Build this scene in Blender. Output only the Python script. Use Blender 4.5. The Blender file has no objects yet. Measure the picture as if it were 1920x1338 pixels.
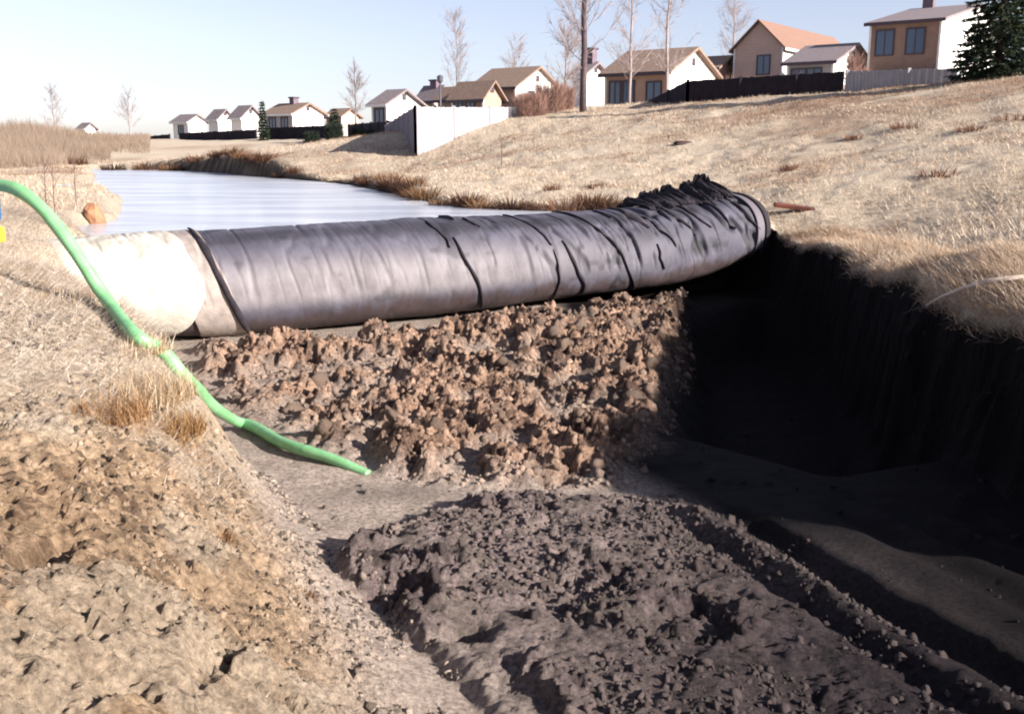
import bpy, math, random
import numpy as np
R = math.radians
rng = np.random.default_rng(7)
random.seed(7)
S = bpy.context.scene
COL = S.collection

# ------------------------------------------------------------------ camera, sky, sun, exposure
F, PIT, CZ = 1844.0, R(12.2), 1.3
cd = bpy.data.cameras.new('camera'); cam = bpy.data.objects.new('camera', cd); COL.objects.link(cam)
cd.sensor_width = 36; cd.lens = F/1920*36; cd.clip_start = .05; cd.clip_end = 3000
cam.location = (0, 0, CZ); cam.rotation_euler = (R(90)-PIT, 0, 0)
S.camera = cam
SUN_EL = R(22); SUN_H = np.array([.89, -.46]); SUN_H = SUN_H/np.linalg.norm(SUN_H)
W = bpy.data.worlds.new('World'); S.world = W; W.use_nodes = True
nt = W.node_tree; bg = nt.nodes['Background']
sky = nt.nodes.new('ShaderNodeTexSky'); sky.sky_type = 'NISHITA'; sky.sun_disc = False
sky.sun_elevation = SUN_EL; sky.sun_rotation = math.atan2(SUN_H[0], SUN_H[1])
sky.altitude = 1500; sky.air_density = 1.0; sky.dust_density = 2.2; sky.ozone_density = 1.6
hs_ = nt.nodes.new('ShaderNodeHueSaturation'); hs_.inputs['Saturation'].default_value = .62
nt.links.new(sky.outputs[0], hs_.inputs['Color']); tn_ = nt.nodes.new('ShaderNodeMix'); tn_.data_type = 'RGBA'; tn_.blend_type = 'MULTIPLY'; tn_.inputs[0].default_value = 1; tn_.inputs[7].default_value = (1.02, .965, 1.06, 1)
nt.links.new(hs_.outputs[0], tn_.inputs[6]); nt.links.new(tn_.outputs[2], bg.inputs[0]); bg.inputs[1].default_value = .062
sd = bpy.data.lights.new('sun', 'SUN'); sd.energy = 5.0; sd.angle = R(.5); sd.color = (1, .93, .84)
sun = bpy.data.objects.new('sun', sd); COL.objects.link(sun)
from mathutils import Vector
sv = Vector((SUN_H[0]*math.cos(SUN_EL), SUN_H[1]*math.cos(SUN_EL), math.sin(SUN_EL)))
sun.rotation_euler = sv.to_track_quat('Z', 'Y').to_euler(); sun.location = (20, -12, 15)
S.view_settings.view_transform = 'Standard'; S.view_settings.look = 'None'
S.view_settings.gamma = 1; S.view_settings.use_curve_mapping = False
S.view_settings.exposure = 1.5
S.render.engine = 'CYCLES'; S.cycles.max_bounces = 6; S.cycles.filter_width = 2.0

# ------------------------------------------------------------------ survey helpers (photo pixel + depth -> place)
def ray(px, py):
    u = (669-py)/F
    return np.array([(px-960)/F, math.cos(PIT)+math.sin(PIT)*u, -math.sin(PIT)+math.cos(PIT)*u])
def P(px, py, Y):
    r = ray(px, py); return np.array([r[0]*Y/r[1], Y, CZ+r[2]*Y/r[1]])
def G(px, py, z=-1.4):
    r = ray(px, py); t = (z-CZ)/r[2]; return np.array([r[0]*t, r[1]*t])
def sstep(a, b, x):
    t = np.clip((x-a)/(b-a+1e-9), 0, 1); return t*t*(3-2*t)

# ------------------------------------------------------------------ noise
_T = np.random.default_rng(3).random((256, 256))
def vn(x, y):
    xi = np.floor(x).astype(np.int64); yi = np.floor(y).astype(np.int64)
    fx = x-xi; fy = y-yi; fx = fx*fx*(3-2*fx); fy = fy*fy*(3-2*fy)
    a = _T[xi & 255, yi & 255]; b = _T[(xi+1) & 255, yi & 255]; c = _T[xi & 255, (yi+1) & 255]; d = _T[(xi+1) & 255, (yi+1) & 255]
    return (a*(1-fx)+b*fx)*(1-fy)+(c*(1-fx)+d*fx)*fy
def fbm(x, y, o=4):
    s = 0; a = .5; t = 0
    for i in range(o):
        s = s+a*vn(x*2**i+17.3*i, y*2**i+9.1*i); t += a; a *= .5
    return s/t*2-1
_J = np.random.default_rng(5).random((256, 256, 3))
def lumps(x, y, size, keep=.6):
    """rounded clods: one dome of random height per jittered cell"""
    x = x/size; y = y/size
    xi = np.floor(x).astype(np.int64); yi = np.floor(y).astype(np.int64)
    h = np.zeros_like(x)
    for dx in (-1, 0, 1):
        for dy in (-1, 0, 1):
            j = _J[(xi+dx) & 255, (yi+dy) & 255]
            ddx = x-(xi+dx+j[..., 0]); ddy = y-(yi+dy+j[..., 1])
            r = .35+.5*((j[..., 2]*7.3) % 1)
            d2 = (ddx*ddx+ddy*ddy)/(r*r)
            hh = np.clip(1-d2, 0, 1)**.8*(.35+.65*((j[..., 2]*3.7) % 1))*(j[..., 2] < keep)
            h = np.maximum(h, hh*r*1.4)
    return h*size
def sdist(x, y, poly):
    """signed distance, positive inside"""
    p = np.array(poly, float); n = len(p); d = np.full(x.shape, 1e9); ins = np.zeros(x.shape, bool)
    for i in range(n):
        a = p[i]; b = p[(i+1) % n]; e = b-a
        wx = x-a[0]; wy = y-a[1]; t = np.clip((wx*e[0]+wy*e[1])/(e@e), 0, 1)
        d = np.minimum(d, np.hypot(wx-t*e[0], wy-t*e[1]))
        if a[1] != b[1]:
            c = ((a[1] > y) != (b[1] > y)) & (x < (b[0]-a[0])*(y-a[1])/(b[1]-a[1])+a[0]); ins ^= c
    return np.where(ins, d, -d)

# ------------------------------------------------------------------ materials
def mat(name, col, rough=.85, var=.0, scale=5, col2=None, bump=0, bscale=40, attr=None, spec=.3, detail=6):
    m = bpy.data.materials.new(name); m.use_nodes = True; t = m.node_tree; b = t.nodes['Principled BSDF']
    b.inputs['Roughness'].default_value = rough; b.inputs['Specular IOR Level'].default_value = spec
    tc = t.nodes.new('ShaderNodeTexCoord')
    col = tuple(col)
    if col2 is None: col2 = tuple(c*(1-var) for c in col)
    n = t.nodes.new('ShaderNodeTexNoise'); n.inputs['Scale'].default_value = scale; n.inputs['Detail'].default_value = detail
    t.links.new(tc.outputs['Object'], n.inputs['Vector'])
    r = t.nodes.new('ShaderNodeValToRGB'); r.color_ramp.elements[0].position = .35; r.color_ramp.elements[1].position = .65
    r.color_ramp.elements[0].color = (*col, 1); r.color_ramp.elements[1].color = (*col2, 1)
    t.links.new(n.outputs[0], r.inputs[0]); out = r.outputs[0]
    if attr:
        a = t.nodes.new('ShaderNodeAttribute'); a.attribute_name = attr
        mx = t.nodes.new('ShaderNodeMix'); mx.data_type = 'RGBA'; mx.blend_type = 'MULTIPLY'; mx.inputs[0].default_value = 1
        t.links.new(out, mx.inputs[6]); t.links.new(a.outputs['Color'], mx.inputs[7]); out = mx.outputs[2]
    t.links.new(out, b.inputs['Base Color'])
    if bump:
        n2 = t.nodes.new('ShaderNodeTexNoise'); n2.inputs['Scale'].default_value = bscale; n2.inputs['Detail'].default_value = 5
        t.links.new(tc.outputs['Object'], n2.inputs['Vector'])
        bp = t.nodes.new('ShaderNodeBump'); bp.inputs['Strength'].default_value = bump; bp.inputs['Distance'].default_value = .03
        t.links.new(n2.outputs[0], bp.inputs['Height']); t.links.new(bp.outputs[0], b.inputs['Normal'])
    return m
def blade_mat(name, tr=.35):
    m = bpy.data.materials.new(name); m.use_nodes = True; t = m.node_tree; b = t.nodes['Principled BSDF']
    a = t.nodes.new('ShaderNodeAttribute'); a.attribute_name = 'tint'
    b.inputs['Roughness'].default_value = .8; b.inputs['Specular IOR Level'].default_value = .2
    t.links.new(a.outputs['Color'], b.inputs['Base Color'])
    tl = t.nodes.new('ShaderNodeBsdfTranslucent'); t.links.new(a.outputs['Color'], tl.inputs[0])
    mx = t.nodes.new('ShaderNodeMixShader'); mx.inputs[0].default_value = tr
    t.links.new(b.outputs[0], mx.inputs[1]); t.links.new(tl.outputs[0], mx.inputs[2])
    t.links.new(mx.outputs[0], t.nodes['Material Output'].inputs[0])
    return m

# ------------------------------------------------------------------ mesh helpers
def tag(o, label=None, cat=None, group=None, kind=None):
    if label: o['label'] = label
    if cat: o['category'] = cat
    if group: o['group'] = group
    if kind: o['kind'] = kind
    return o
def empty(name, loc, rz=0):
    o = bpy.data.objects.new(name, None); COL.objects.link(o); o.location = [float(c) for c in loc]; o.rotation_euler = (0, 0, rz)
    o.empty_display_size = .2
    return o
def link(name, me, parent=None, loc=None):
    o = bpy.data.objects.new(name, me); COL.objects.link(o)
    if parent: o.parent = parent
    if loc is not None: o.location = [float(c) for c in loc]
    return o
def big(name, v, f, m, parent=None, smooth=True, tint=None, loc=None, tintname='tint'):
    """numpy mesh: f is (n,3) or (n,4)"""
    v = np.asarray(v, np.float32); f = np.asarray(f, np.int32); k = f.shape[1]
    me = bpy.data.meshes.new(name)
    me.vertices.add(len(v)); me.vertices.foreach_set('co', v.ravel())
    me.loops.add(f.size); me.loops.foreach_set('vertex_index', f.ravel())
    me.polygons.add(len(f)); me.polygons.foreach_set('loop_start', np.arange(len(f), dtype=np.int32)*k)
    me.polygons.foreach_set('loop_total', np.full(len(f), k, np.int32))
    me.polygons.foreach_set('use_smooth', np.full(len(f), smooth))
    if tint is not None:
        a = me.color_attributes.new(tintname, 'FLOAT_COLOR', 'POINT')
        c = np.ones((len(v), 4), np.float32); c[:, :3] = tint; a.data.foreach_set('color', c.ravel())
    me.update(calc_edges=True); me.validate()
    me.materials.append(m)
    return link(name, me, parent, loc)
class MB:
    def __init__(s): s.v = []; s.f = []
    def poly(s, pts):
        n = len(s.v); s.v += [tuple(map(float, p)) for p in pts]; s.f.append(list(range(n, n+len(pts)))); return s
    def box(s, x0, x1, y0, y1, z0, z1):
        n = len(s.v); s.v += [(x, y, z) for z in (z0, z1) for y in (y0, y1) for x in (x0, x1)]
        s.f += [[n+i for i in q] for q in ((0, 2, 3, 1), (4, 5, 7, 6), (0, 1, 5, 4), (2, 6, 7, 3), (0, 4, 6, 2), (1, 3, 7, 5))]; return s
    def tube(s, pts, rad, n=8, cap=True):
        pts = [np.array(p, float) for p in pts]; rad = rad if hasattr(rad, '__len__') else [rad]*len(pts)
        b = len(s.v); up = np.array([0, 0, 1.]); prev = None
        for i, p in enumerate(pts):
            t = pts[min(i+1, len(pts)-1)]-pts[max(i-1, 0)]; t = t/(np.linalg.norm(t)+1e-9)
            if prev is None: a = np.cross(t, up if abs(t[2]) < .9 else np.array([1., 0, 0]))
            else: a = prev-t*(prev@t)
            a = a/(np.linalg.norm(a)+1e-9); prev = a; c = np.cross(t, a)
            for k in range(n):
                w = 2*math.pi*k/n; s.v.append(tuple(p+rad[i]*(math.cos(w)*a+math.sin(w)*c)))
        for i in range(len(pts)-1):
            for k in range(n):
                s.f.append([b+i*n+k, b+i*n+(k+1) % n, b+(i+1)*n+(k+1) % n, b+(i+1)*n+k])
        if cap: s.f.append([b+k for k in range(n)][::-1]); s.f.append([b+(len(pts)-1)*n+k for k in range(n)])
        return s
    def build(s, name, m, parent=None, smooth=False, loc=None, bevel=0):
        me = bpy.data.meshes.new(name); me.from_pydata(s.v, [], s.f); me.update(); me.materials.append(m)
        if smooth: me.polygons.foreach_set('use_smooth', [True]*len(me.polygons))
        o = link(name, me, parent, loc)
        if bevel:
            bv = o.modifiers.new('bevel', 'BEVEL'); bv.width = bevel; bv.segments = 2; bv.limit_method = 'ANGLE'
        return o
def spline(pts, n):
    """Catmull-Rom through rows of pts"""
    p = np.array(pts, float); p = np.vstack([2*p[0]-p[1], p, 2*p[-1]-p[-2]]); m = len(p)-3
    t = np.linspace(0, m-1e-6, n); i = t.astype(int); f = (t-i)[:, None]
    a, b, c, d = p[i], p[i+1], p[i+2], p[i+3]
    return .5*((2*b)+(-a+c)*f+(2*a-5*b+4*c-d)*f**2+(-a+3*b-3*c+d)*f**3)

# ------------------------------------------------------------------ terrain
ctrl = [P(*q) for q in [
 (1920,155,32),(1590,184,38),(1290,203,42),(1080,216,45),(985,218,46),(880,246,44),(780,274,43),(700,280,43),(600,264,75),(450,262,85),(260,262,100),
 (1900,300,20),(1900,450,11.5),(1920,610,8),(1700,520,11),(1480,470,16),(1500,300,26),(1500,400,19),(1200,330,27),(1000,300,33),(1000,375,23),
 (720,322,38.5),(500,290,66),(50,332,38),(50,366,20),(100,450,12.5),(50,600,7.3),(100,900,4.6),(200,1300,2.6),(300,420,17),(150,520,9.5)]]
ctrl += [np.array(q, float) for q in [(0,-4,-.3),(-8,3,0),(-12,12,.15),(7,4,-.1),(12,0,.6),(18,12,1.4),(30,25,3.6),(28,70,4.8),(12,66,3.4),(2,75,2.7),(-11,80,1.9),
 (-24,95,1.7),(-38,115,1.6),(-60,120,.7),(-40,40,.3),(-60,10,.5),(60,60,6),(60,0,5),(-20,-40,.3),(40,-40,3),(5.0,6.4,.55),(6.2,4.8,.55),(6.0,9.5,.25),(6.5,13,.1),(6.3,16,-.22),(5.2,17.6,-.45),(5.4,12,-.15),(-4.9,12.2,-.8),(-6,12.8,-.12),(-6,14,.05),(-70,200,1.2),(60,200,7),(0,200,4)]]  # right-bank points out of view are raised to lengthen the shadow on the bed
ctrl = np.array(ctrl)
def tpsk(r): return np.where(r > 1e-9, r*r*np.log(r+1e-9), 0)
_n = len(ctrl); _A = np.zeros((_n+3, _n+3))
_A[:_n, :_n] = tpsk(np.hypot(ctrl[:, None, 0]-ctrl[None, :, 0], ctrl[:, None, 1]-ctrl[None, :, 1]))+np.eye(_n)*.06
_A[:_n, _n] = 1; _A[:_n, _n+1:] = ctrl[:, :2]; _A[_n, :_n] = 1; _A[_n+1:, :_n] = ctrl[:, :2].T
_w = np.linalg.solve(_A, np.r_[ctrl[:, 2], 0, 0, 0])
def land(x, y):
    z = _w[_n]+_w[_n+1]*x+_w[_n+2]*y
    for i in range(_n): z = z+_w[i]*tpsk(np.hypot(x-ctrl[i, 0], y-ctrl[i, 1]))
    r = np.hypot(x, y-40); k = sstep(110, 260, r)
    return z*(1-k)+1.0*k
WATER_Z = -.05
CHAN = [(1.6,-3),(.9,.5),(.3,2.5),(-.2,4.2),(-1.1,6),(-2.7,8.7),(-3.45,10.6),(-4.3,11.85),(-5.3,12.7),(-5.9,13.8),(-1.4,16.4),(.4,17.6),(2.6,18.9),(4.2,19.4),(4.9,18.2),(4.95,16.2),(4.9,14),
        (4.6,12),(4.45,9.6),(4.35,7.3),(6,4.7),(9,3.2),(14,-3)]
POND = [(-5.9,14.3),(-7.2,16.2),(-7.3,18),(-9.1,23.4),(-14.8,36),(-20.2,48),(-26,54),(-21,56),(-15.5,50.5),(-10.3,42),(-5.6,34),(-3.0,26.8),(-1.3,21.6),(1.0,20.6),(3.6,20.5),(4.0,19.2),(1,17.6),(-3.5,15)]
FA = [G(*q) for q in [(375,655),(600,650),(900,605),(1290,570),(1315,640),(1260,800),(1210,905),(1000,912),(800,905),(700,880),(560,820),(430,760),(385,700)]]
FB = [G(*q) for q in [(640,1040),(720,985),(860,940),(1050,915),(1250,925),(1500,1010),(1500,1075),(1700,1160),(1900,1290),(2100,1500),(1700,1700),(1150,1700),(900,1330),(760,1200),(660,1100)]]
PIT_HOLE = [(1.5,9.3),(2.7,8.0),(4.2,8.6),(4.8,12),(5,15.5),(4.4,17),(2.7,15.6),(2.0,12.5)]
def terrain(x, y, detail=True):
    """returns z and the zone weights"""
    L = land(x, y)
    z = L.copy(); nz = fbm(x*.9, y*.9, 4); fine = fbm(x*5, y*5, 4)
    dist = np.hypot(x, y)
    chan = np.full(x.shape, -9.); pond = np.full(x.shape, -9.); fa = chan.copy(); fb = chan.copy(); ph = chan.copy()
    box = (x > -9) & (x < 15) & (y > -5) & (y < 22)
    chan[box] = sdist(x[box], y[box], CHAN)
    bp_ = (x > -32) & (x < 8) & (y > 11) & (y < 62); pond[bp_] = sdist(x[bp_], y[bp_], POND)
    fa[box] = sdist(x[box], y[box], FA); fb[box] = sdist(x[box], y[box], FB); ph[box] = sdist(x[box], y[box], PIT_HOLE)
    right = sstep(1.6, 3.2, x+.05*(y-8)*0)
    jag = (.22+.16*sstep(1.6, 3.2, x))*nz+.07*fine
    win = .1+.32*right; wout = 1.45*(1-right)+.05*right
    near = sstep(6.5, 3.5, y)*(1-right); wout = wout+near*.6-.8*sstep(10.5, 12.5, y)*(1-right); wout = wout*(1-.5*np.exp(-((y-7.9)/1.1)**2)*(1-right))
    bed = -1.42+.05*nz
    # heap rises a little towards the dam, ledges under the clod fields, tracks of a machine on the right
    n7 = fbm(x*2.2+11, y*2.2, 4); mA = sstep(-.15, .45, fa+.3*nz+.25*n7)*(.35+.65*sstep(-.35, .05, n7)); mBe = sstep(-.05, .10+.25*sstep(-.5, 1.5, x), fb+.15*nz+.12*n7); mB = mBe*(.22+.78*sstep(-.22, .12, fbm(x*1.1+21, y*1.1, 3)+.4*n7))
    bed = bed+mA*(.08+.12*sstep(9.5, 13, y))+mBe*.07*sstep(1.8, .2, x)
    ph_ = sstep(-.2, .7, ph+.2*nz); bed = bed-ph_*.75
    tx = (x-2.0)*.926+(y-6.24)*.378; trk = sstep(-.75, -.25, tx)*sstep(7.4, 6.5, y)*(1-ph_)*sstep(1.9, 1.4, tx)
    bed = bed+trk*(.03*np.sin(tx*15+.8*nz)+.05*np.exp(-((tx-.30)/.14)**2)-.09*np.exp(-((tx)/.1)**2)-.08*np.exp(-((tx+.5)/.09)**2)+.03*np.exp(-((tx+.28)/.12)**2)*(1+1.2*n7))
    k = sstep(0, 1, (chan+jag*(.5+.5*right)+wout)/(wout+win))
    L2 = L+.06*nz+.02*fine
    L2 = L2+right*np.exp(-((chan+.35)/.45)**2)*.10*sstep(20, 15, y)
    z = L2*(1-k)+bed*k
    inb = k
    # pond basin with a low cut bank
    kp = sstep(-.35, .55, pond+.35*fbm(x*.5, y*.5, 3)+.12*nz)*(1-k*sstep(15.5, 14.5, y-.5*x))
    z = np.where(pond > -2, z*(1-kp)+np.minimum(z, -.9)*kp, z)
    z = np.where((pond <= 0) & (pond > -2) & (k < .3), np.maximum(z, WATER_Z+.12*sstep(0, -.5, pond)-.55*np.maximum(0, -pond-.6)), z)
    # hillside bumps
    hb = sstep(14, 22, dist); z = z+hb*(1-kp)*(.14*fbm(x*.35, y*.35, 4)+.05*fbm(x*1.7+4, y*1.7, 3))
    if detail:
        wx = x+.05*fbm(x*11, y*11, 3)+.014*fbm(x*31, y*31, 2)+.06*fbm(x*3.3+5, y*3.3, 3); wy = y+.05*fbm(x*11+40, y*11, 3)+.014*fbm(x*31+70, y*31, 2)+.06*fbm(x*3.3+50, y*3.3, 3); gr2 = fbm(x*26, y*26, 3)
        rid = 1-np.abs(fbm(wx*4.3, wy*4.3, 5))*2.2; grit = 1-np.abs(fbm(wx*13+3, wy*13, 4))*2.2
        c = mA*(.30*lumps(wx, wy, .30, .45)+.45*lumps(wx+5, wy+3, .16, .55)+.55*lumps(wx+9, wy+1, .08, .6)+.05*rid+.045*grit+.035*gr2-.17*sstep(.05, .45, fbm(wx*2.4+8, wy*2.4, 4))-.05*sstep(.1, .4, fbm(wx*8+8, wy*8, 3)))
        c = c+mB*(.14*lumps(wx+2, wy, .22, .35)+.32*lumps(wx+5, wy+3, .11, .5)+.50*lumps(wx+9, wy+7, .055, .6)+.032*rid+.046*grit+.036*gr2-.10*sstep(.05, .4, fbm(wx*3.4+8, wy*3.4, 4))-.035*sstep(.1, .4, fbm(wx*10+8, wy*10, 3)))
        bank = (1-inb)*sstep(12, 8, dist)*(x < 2); slope = inb*(1-inb)*4*(1-right)*sstep(13, 9, dist)
        near_b = np.clip(bank+slope, 0, 1)
        c = c+near_b*(.15*lumps(wx+3, wy+2, .10, .4)+.4*lumps(wx+7, wy, .05, .45)+.026*rid+.034*grit+.036*gr2-.06*sstep(.18, .5, fbm(wx*3.6+2, wy*3.6, 4))-.02*sstep(.15, .4, fbm(wx*11+2, wy*11, 3)))*sstep(8.0, 5.4, dist+.6*nz)
        c = c+right*inb*(1-inb)*4*(.16*fbm(x*3, y*3+z*5, 4)+.10*fbm(x*9, y*9+z*9, 3))
        c = c+inb*(1-mA)*(1-mB)*(.012*fine+.02*nz)
        for (qx, qy, zz, rx, ry, dp) in [(88,1040,-.3,.06,.20,.30),(150,1190,-.3,.07,.05,.10),(215,1290,-.3,.12,.04,.12),(100,1330,-.3,.12,.03,.10),(60,880,-.3,.1,.06,.08),(300,985,-.5,.08,.06,.10),(190,900,-.3,.05,.04,.08),(405,1230,-.75,.05,.2,.16),(460,1275,-.8,.16,.06,.16),(345,835,-.85,.14,.09,.26),(270,820,-.85,.10,.06,.16),(570,1110,-1.2,.1,.1,.06),(410,1000,-1,.12,.12,.07),
                                  (720,1105,-1.4,.22,.12,.14),(870,1190,-1.4,.13,.10,.14),(1100,770,-1.35,.3,.3,.20),(880,720,-1.3,.4,.25,.14),(730,770,-1.35,.3,.2,.14),(1270,760,-1.3,.25,.35,.16)]:
            g = PL(qx, qy) if zz > -1.2 else G(qx, qy, zz); c = c-dp*np.exp(-((x-g[0])/rx)**2-((y-g[1])/ry)**2)
        z = z+c
    return z, inb, mA, mB, ph_, kp, right, nz, chan, pond
def PL(px, py):
    for Yq in np.arange(2.2, 12, .03):
        p = P(px, py, Yq); a = np.array([p[0]]); b2 = np.array([p[1]])
        if p[2] < terrain(a, b2, False)[0][0]: break
    return p
def axis(segs):
    out = [segs[0][0]]
    for a, b, s0, s1 in segs:
        x = a
        while x < b-1e-6:
            t = (x-a)/(b-a); x = min(b, x+s0+(s1-s0)*t); out.append(x)
    return np.unique(np.array(out))
FX = 1.0
gx = axis([(-600,-60,60,8),(-60,-12,4,.35),(-12,-5,.3,.06),(-5,5.4,.020,.020),(5.4,12,.05,.16),(12,60,.2,3),(60,600,8,60)])
gy = axis([(-60,-2,15,1),(-2,2,.5,.06),(2,7,.015,.018),(7,17.6,.020,.028),(17.6,30,.05,.12),(30,60,.14,.5),(60,150,1,6),(150,900,10,80)])
X, Y_ = np.meshgrid(gx, gy)
Z, inb, mA, mB, phm, kp, right, nz, chan, pond = terrain(X.ravel(), Y_.ravel())
fb_all = np.full(Z.shape, -9.); _b = (np.abs(X.ravel()) < 15) & (Y_.ravel() < 22) & (Y_.ravel() > -5); fb_all[_b] = sdist(X.ravel()[_b], Y_.ravel()[_b], FB)
nx, ny = len(gx), len(gy)
def H(x, y):
    """height of the ground as built"""
    x = np.atleast_1d(np.asarray(x, float)); y = np.atleast_1d(np.asarray(y, float)); Zg = Z.reshape(ny, nx)
    i = np.clip(np.searchsorted(gx, x)-1, 0, nx-2); j = np.clip(np.searchsorted(gy, y)-1, 0, ny-2)
    fx = (x-gx[i])/(gx[i+1]-gx[i]); fy = (y-gy[j])/(gy[j+1]-gy[j])
    return (Zg[j, i]*(1-fx)+Zg[j, i+1]*fx)*(1-fy)+(Zg[j+1, i]*(1-fx)+Zg[j+1, i+1]*fx)*fy
# colour per vertex: straw, soil, silt, wet clay, with shade painted in at right
x_, y_ = X.ravel(), Y_.ravel()
straw = np.array([.53, .44, .345]); soil = np.array([.43, .295, .19]); clod = np.array([.30, .19, .14]); silt = np.array([.49, .40, .345]); wet = np.array([.045, .036, .032]); dk = np.array([.11, .07, .045])
n1 = fbm(x_*1.3+5, y_*1.3, 5)[:, None]; n2 = fbm(x_*7, y_*7, 4)[:, None]; n3 = fbm(x_*.12, y_*.2+3, 4)[:, None]
c = straw*(1+.14*n2+.10*n1)
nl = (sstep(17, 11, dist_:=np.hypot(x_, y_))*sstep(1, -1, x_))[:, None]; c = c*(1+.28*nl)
dist = np.hypot(x_, y_)[:, None]
hillbrown = sstep(.0, .45, n3+.5*fbm(x_*.45, y_*.9, 4)[:, None]+sstep(22, 32, dist)*sstep(3, 14, x_)[:, None]*.62-.22)
c = c*(1-hillbrown*.7)+np.array([.29, .185, .125])*hillbrown*.7*(1+.3*n2)
w = (sstep(7.5, 5.2, dist+.8*n1)*sstep(3, 1, x_)[:, None]); sl = (inb*(1-inb)*4)[:, None]*(1-right[:, None])
w = np.clip(w+sl*.8*sstep(12, 9, dist), 0, 1)*(1-inb[:, None]*.2)
n4 = fbm(x_*16, y_*16, 3)[:, None]; n5 = fbm(x_*4.5+30, y_*4.5, 4)[:, None]; soilc = soil*(1+.30*n2+.25*n1)
spk = np.clip(sstep(.12, .34, n4)*.8+sstep(.28, .5, n5)*.55, 0, 1); blc = sstep(.05, .4, fbm(x_*1.9+60, y_*1.9, 4))[:, None]; soilc = soilc*(1-blc*.6)+straw*.95*blc*.6; spk = spk*(1-.6*blc)
soilc = soilc*(1-spk*.78)+np.array([.09, .05, .03])*spk*.78
c = c*(1-w)+soilc*w
fbed = sstep(.55, .98, inb)[:, None]
bedc = silt*(1+.18*n1+.12*n2)*(1-.25*sstep(7, 10, y_))[:, None]
A = mA[:, None]; B = np.maximum(mB, .75*sstep(-.05, .3, fb_all+.15*nz))[:, None]
cl_ = clod*(1+.25*n2+.2*n1)*np.array([1.28, 1.30, 1.26]); spk2 = np.clip(sstep(.05, .35, n4)*.8+sstep(.05, .35, n5)*.8, 0, 1); cl_ = cl_*(1-spk2*.78)+np.array([.035, .02, .02])*spk2*.78
bedc = bedc*(1-A)+cl_*A
bedc = bedc*(1-B*.9)+np.array([.195, .148, .148])*(1+.3*n2+.25*n1)*(1-.72*spk2)*B*.9
gl = sstep(1.0, 0, np.hypot((x_-(-.9))/1.5, (y_-7.5)/.45))[:, None]*(1-A)
bedc = bedc*(1-gl*.35)
dkr = sstep(-.2, 2.6, x_+.25*(7-y_)+.35*nz)[:, None]; bedc = bedc*(1-dkr*.9)+np.array([.015, .010, .017])*(1+.5*n2)*dkr*.9  # bed darkens to the right: dark wet mud plus painted shade
bed_shade = (sstep(-.15, .35, x_-.75+.12*nz-.5*np.maximum(0, 8.3-y_))*sstep(6.0, 7.0, y_+.35*nz)*(1-mA))[:, None]; bedc = bedc*(1-bed_shade)+np.array([.006, .0045, .007])*(1+.5*n2)*bed_shade  # shaded part of the bed blackened, cast shade put into the colour
pp = phm[:, None]; bedc = bedc*(1-pp)+wet*.12*pp  # pit floor painted far darker than wet clay to deepen its shade
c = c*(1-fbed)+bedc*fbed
rf = sstep(.01, .10, inb)*(right)*sstep(21, 19, y_); c = c*(1-rf[:, None])+np.array([.007, .0045, .006])*rf[:, None]  # right bank face painted near black, its shade put into the colour
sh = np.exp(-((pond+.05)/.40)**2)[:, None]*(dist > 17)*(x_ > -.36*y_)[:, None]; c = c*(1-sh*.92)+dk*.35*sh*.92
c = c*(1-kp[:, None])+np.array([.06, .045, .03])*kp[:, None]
c_all = c
rough = np.full(len(x_), .9); rough = rough-fbed[:, 0]*(1-mA)*.18-gl[:, 0]*.25
gm = bpy.data.materials.new('ground_soil'); gm.use_nodes = True; t = gm.node_tree; b = t.nodes['Principled BSDF']
at = t.nodes.new('ShaderNodeAttribute'); at.attribute_name = 'tint'
tc = t.nodes.new('ShaderNodeTexCoord')
def noise(t, tc, s, d=6, r=.6):
    n = t.nodes.new('ShaderNodeTexNoise'); n.inputs['Scale'].default_value = s; n.inputs['Detail'].default_value = d; n.inputs['Roughness'].default_value = r
    t.links.new(tc.outputs['Object'], n.inputs['Vector']); return n
na = noise(t, tc, 28, 8, .7)
mr = t.nodes.new('ShaderNodeMapRange'); mr.inputs[1].default_value = .3; mr.inputs[2].default_value = .7; mr.inputs[3].default_value = .35; mr.inputs[4].default_value = 1.5
t.links.new(na.outputs[0], mr.inputs[0])
mx = t.nodes.new('ShaderNodeMix'); mx.data_type = 'RGBA'; mx.blend_type = 'MULTIPLY'; mx.inputs[0].default_value = 1
t.links.new(at.outputs['Color'], mx.inputs[6]); t.links.new(mr.outputs[0], mx.inputs[7]); t.links.new(mx.outputs[2], b.inputs['Base Color'])
t.links.new(at.outputs['Alpha'], b.inputs['Roughness']); b.inputs['Specular IOR Level'].default_value = .10
nb = noise(t, tc, 38, 10, .78); bp = t.nodes.new('ShaderNodeBump'); bp.inputs['Strength'].default_value = 1; bp.inputs['Distance'].default_value = .06
t.links.new(nb.outputs[0], bp.inputs['Height']); t.links.new(bp.outputs[0], b.inputs['Normal'])
V = np.stack([x_, y_, Z], 1)
ii, jj = np.meshgrid(np.arange(nx-1), np.arange(ny-1)); q0 = (jj*nx+ii).ravel()
Fq = np.stack([q0, q0+1, q0+nx+1, q0+nx], 1)
zone = np.where(inb[q0] > .62, 0, np.where((y_[q0] < 15) & (x_[q0] < 2.5), 1, 2))
zone = np.where((kp[q0] > .6) & (zone != 0), 3, zone)
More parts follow.
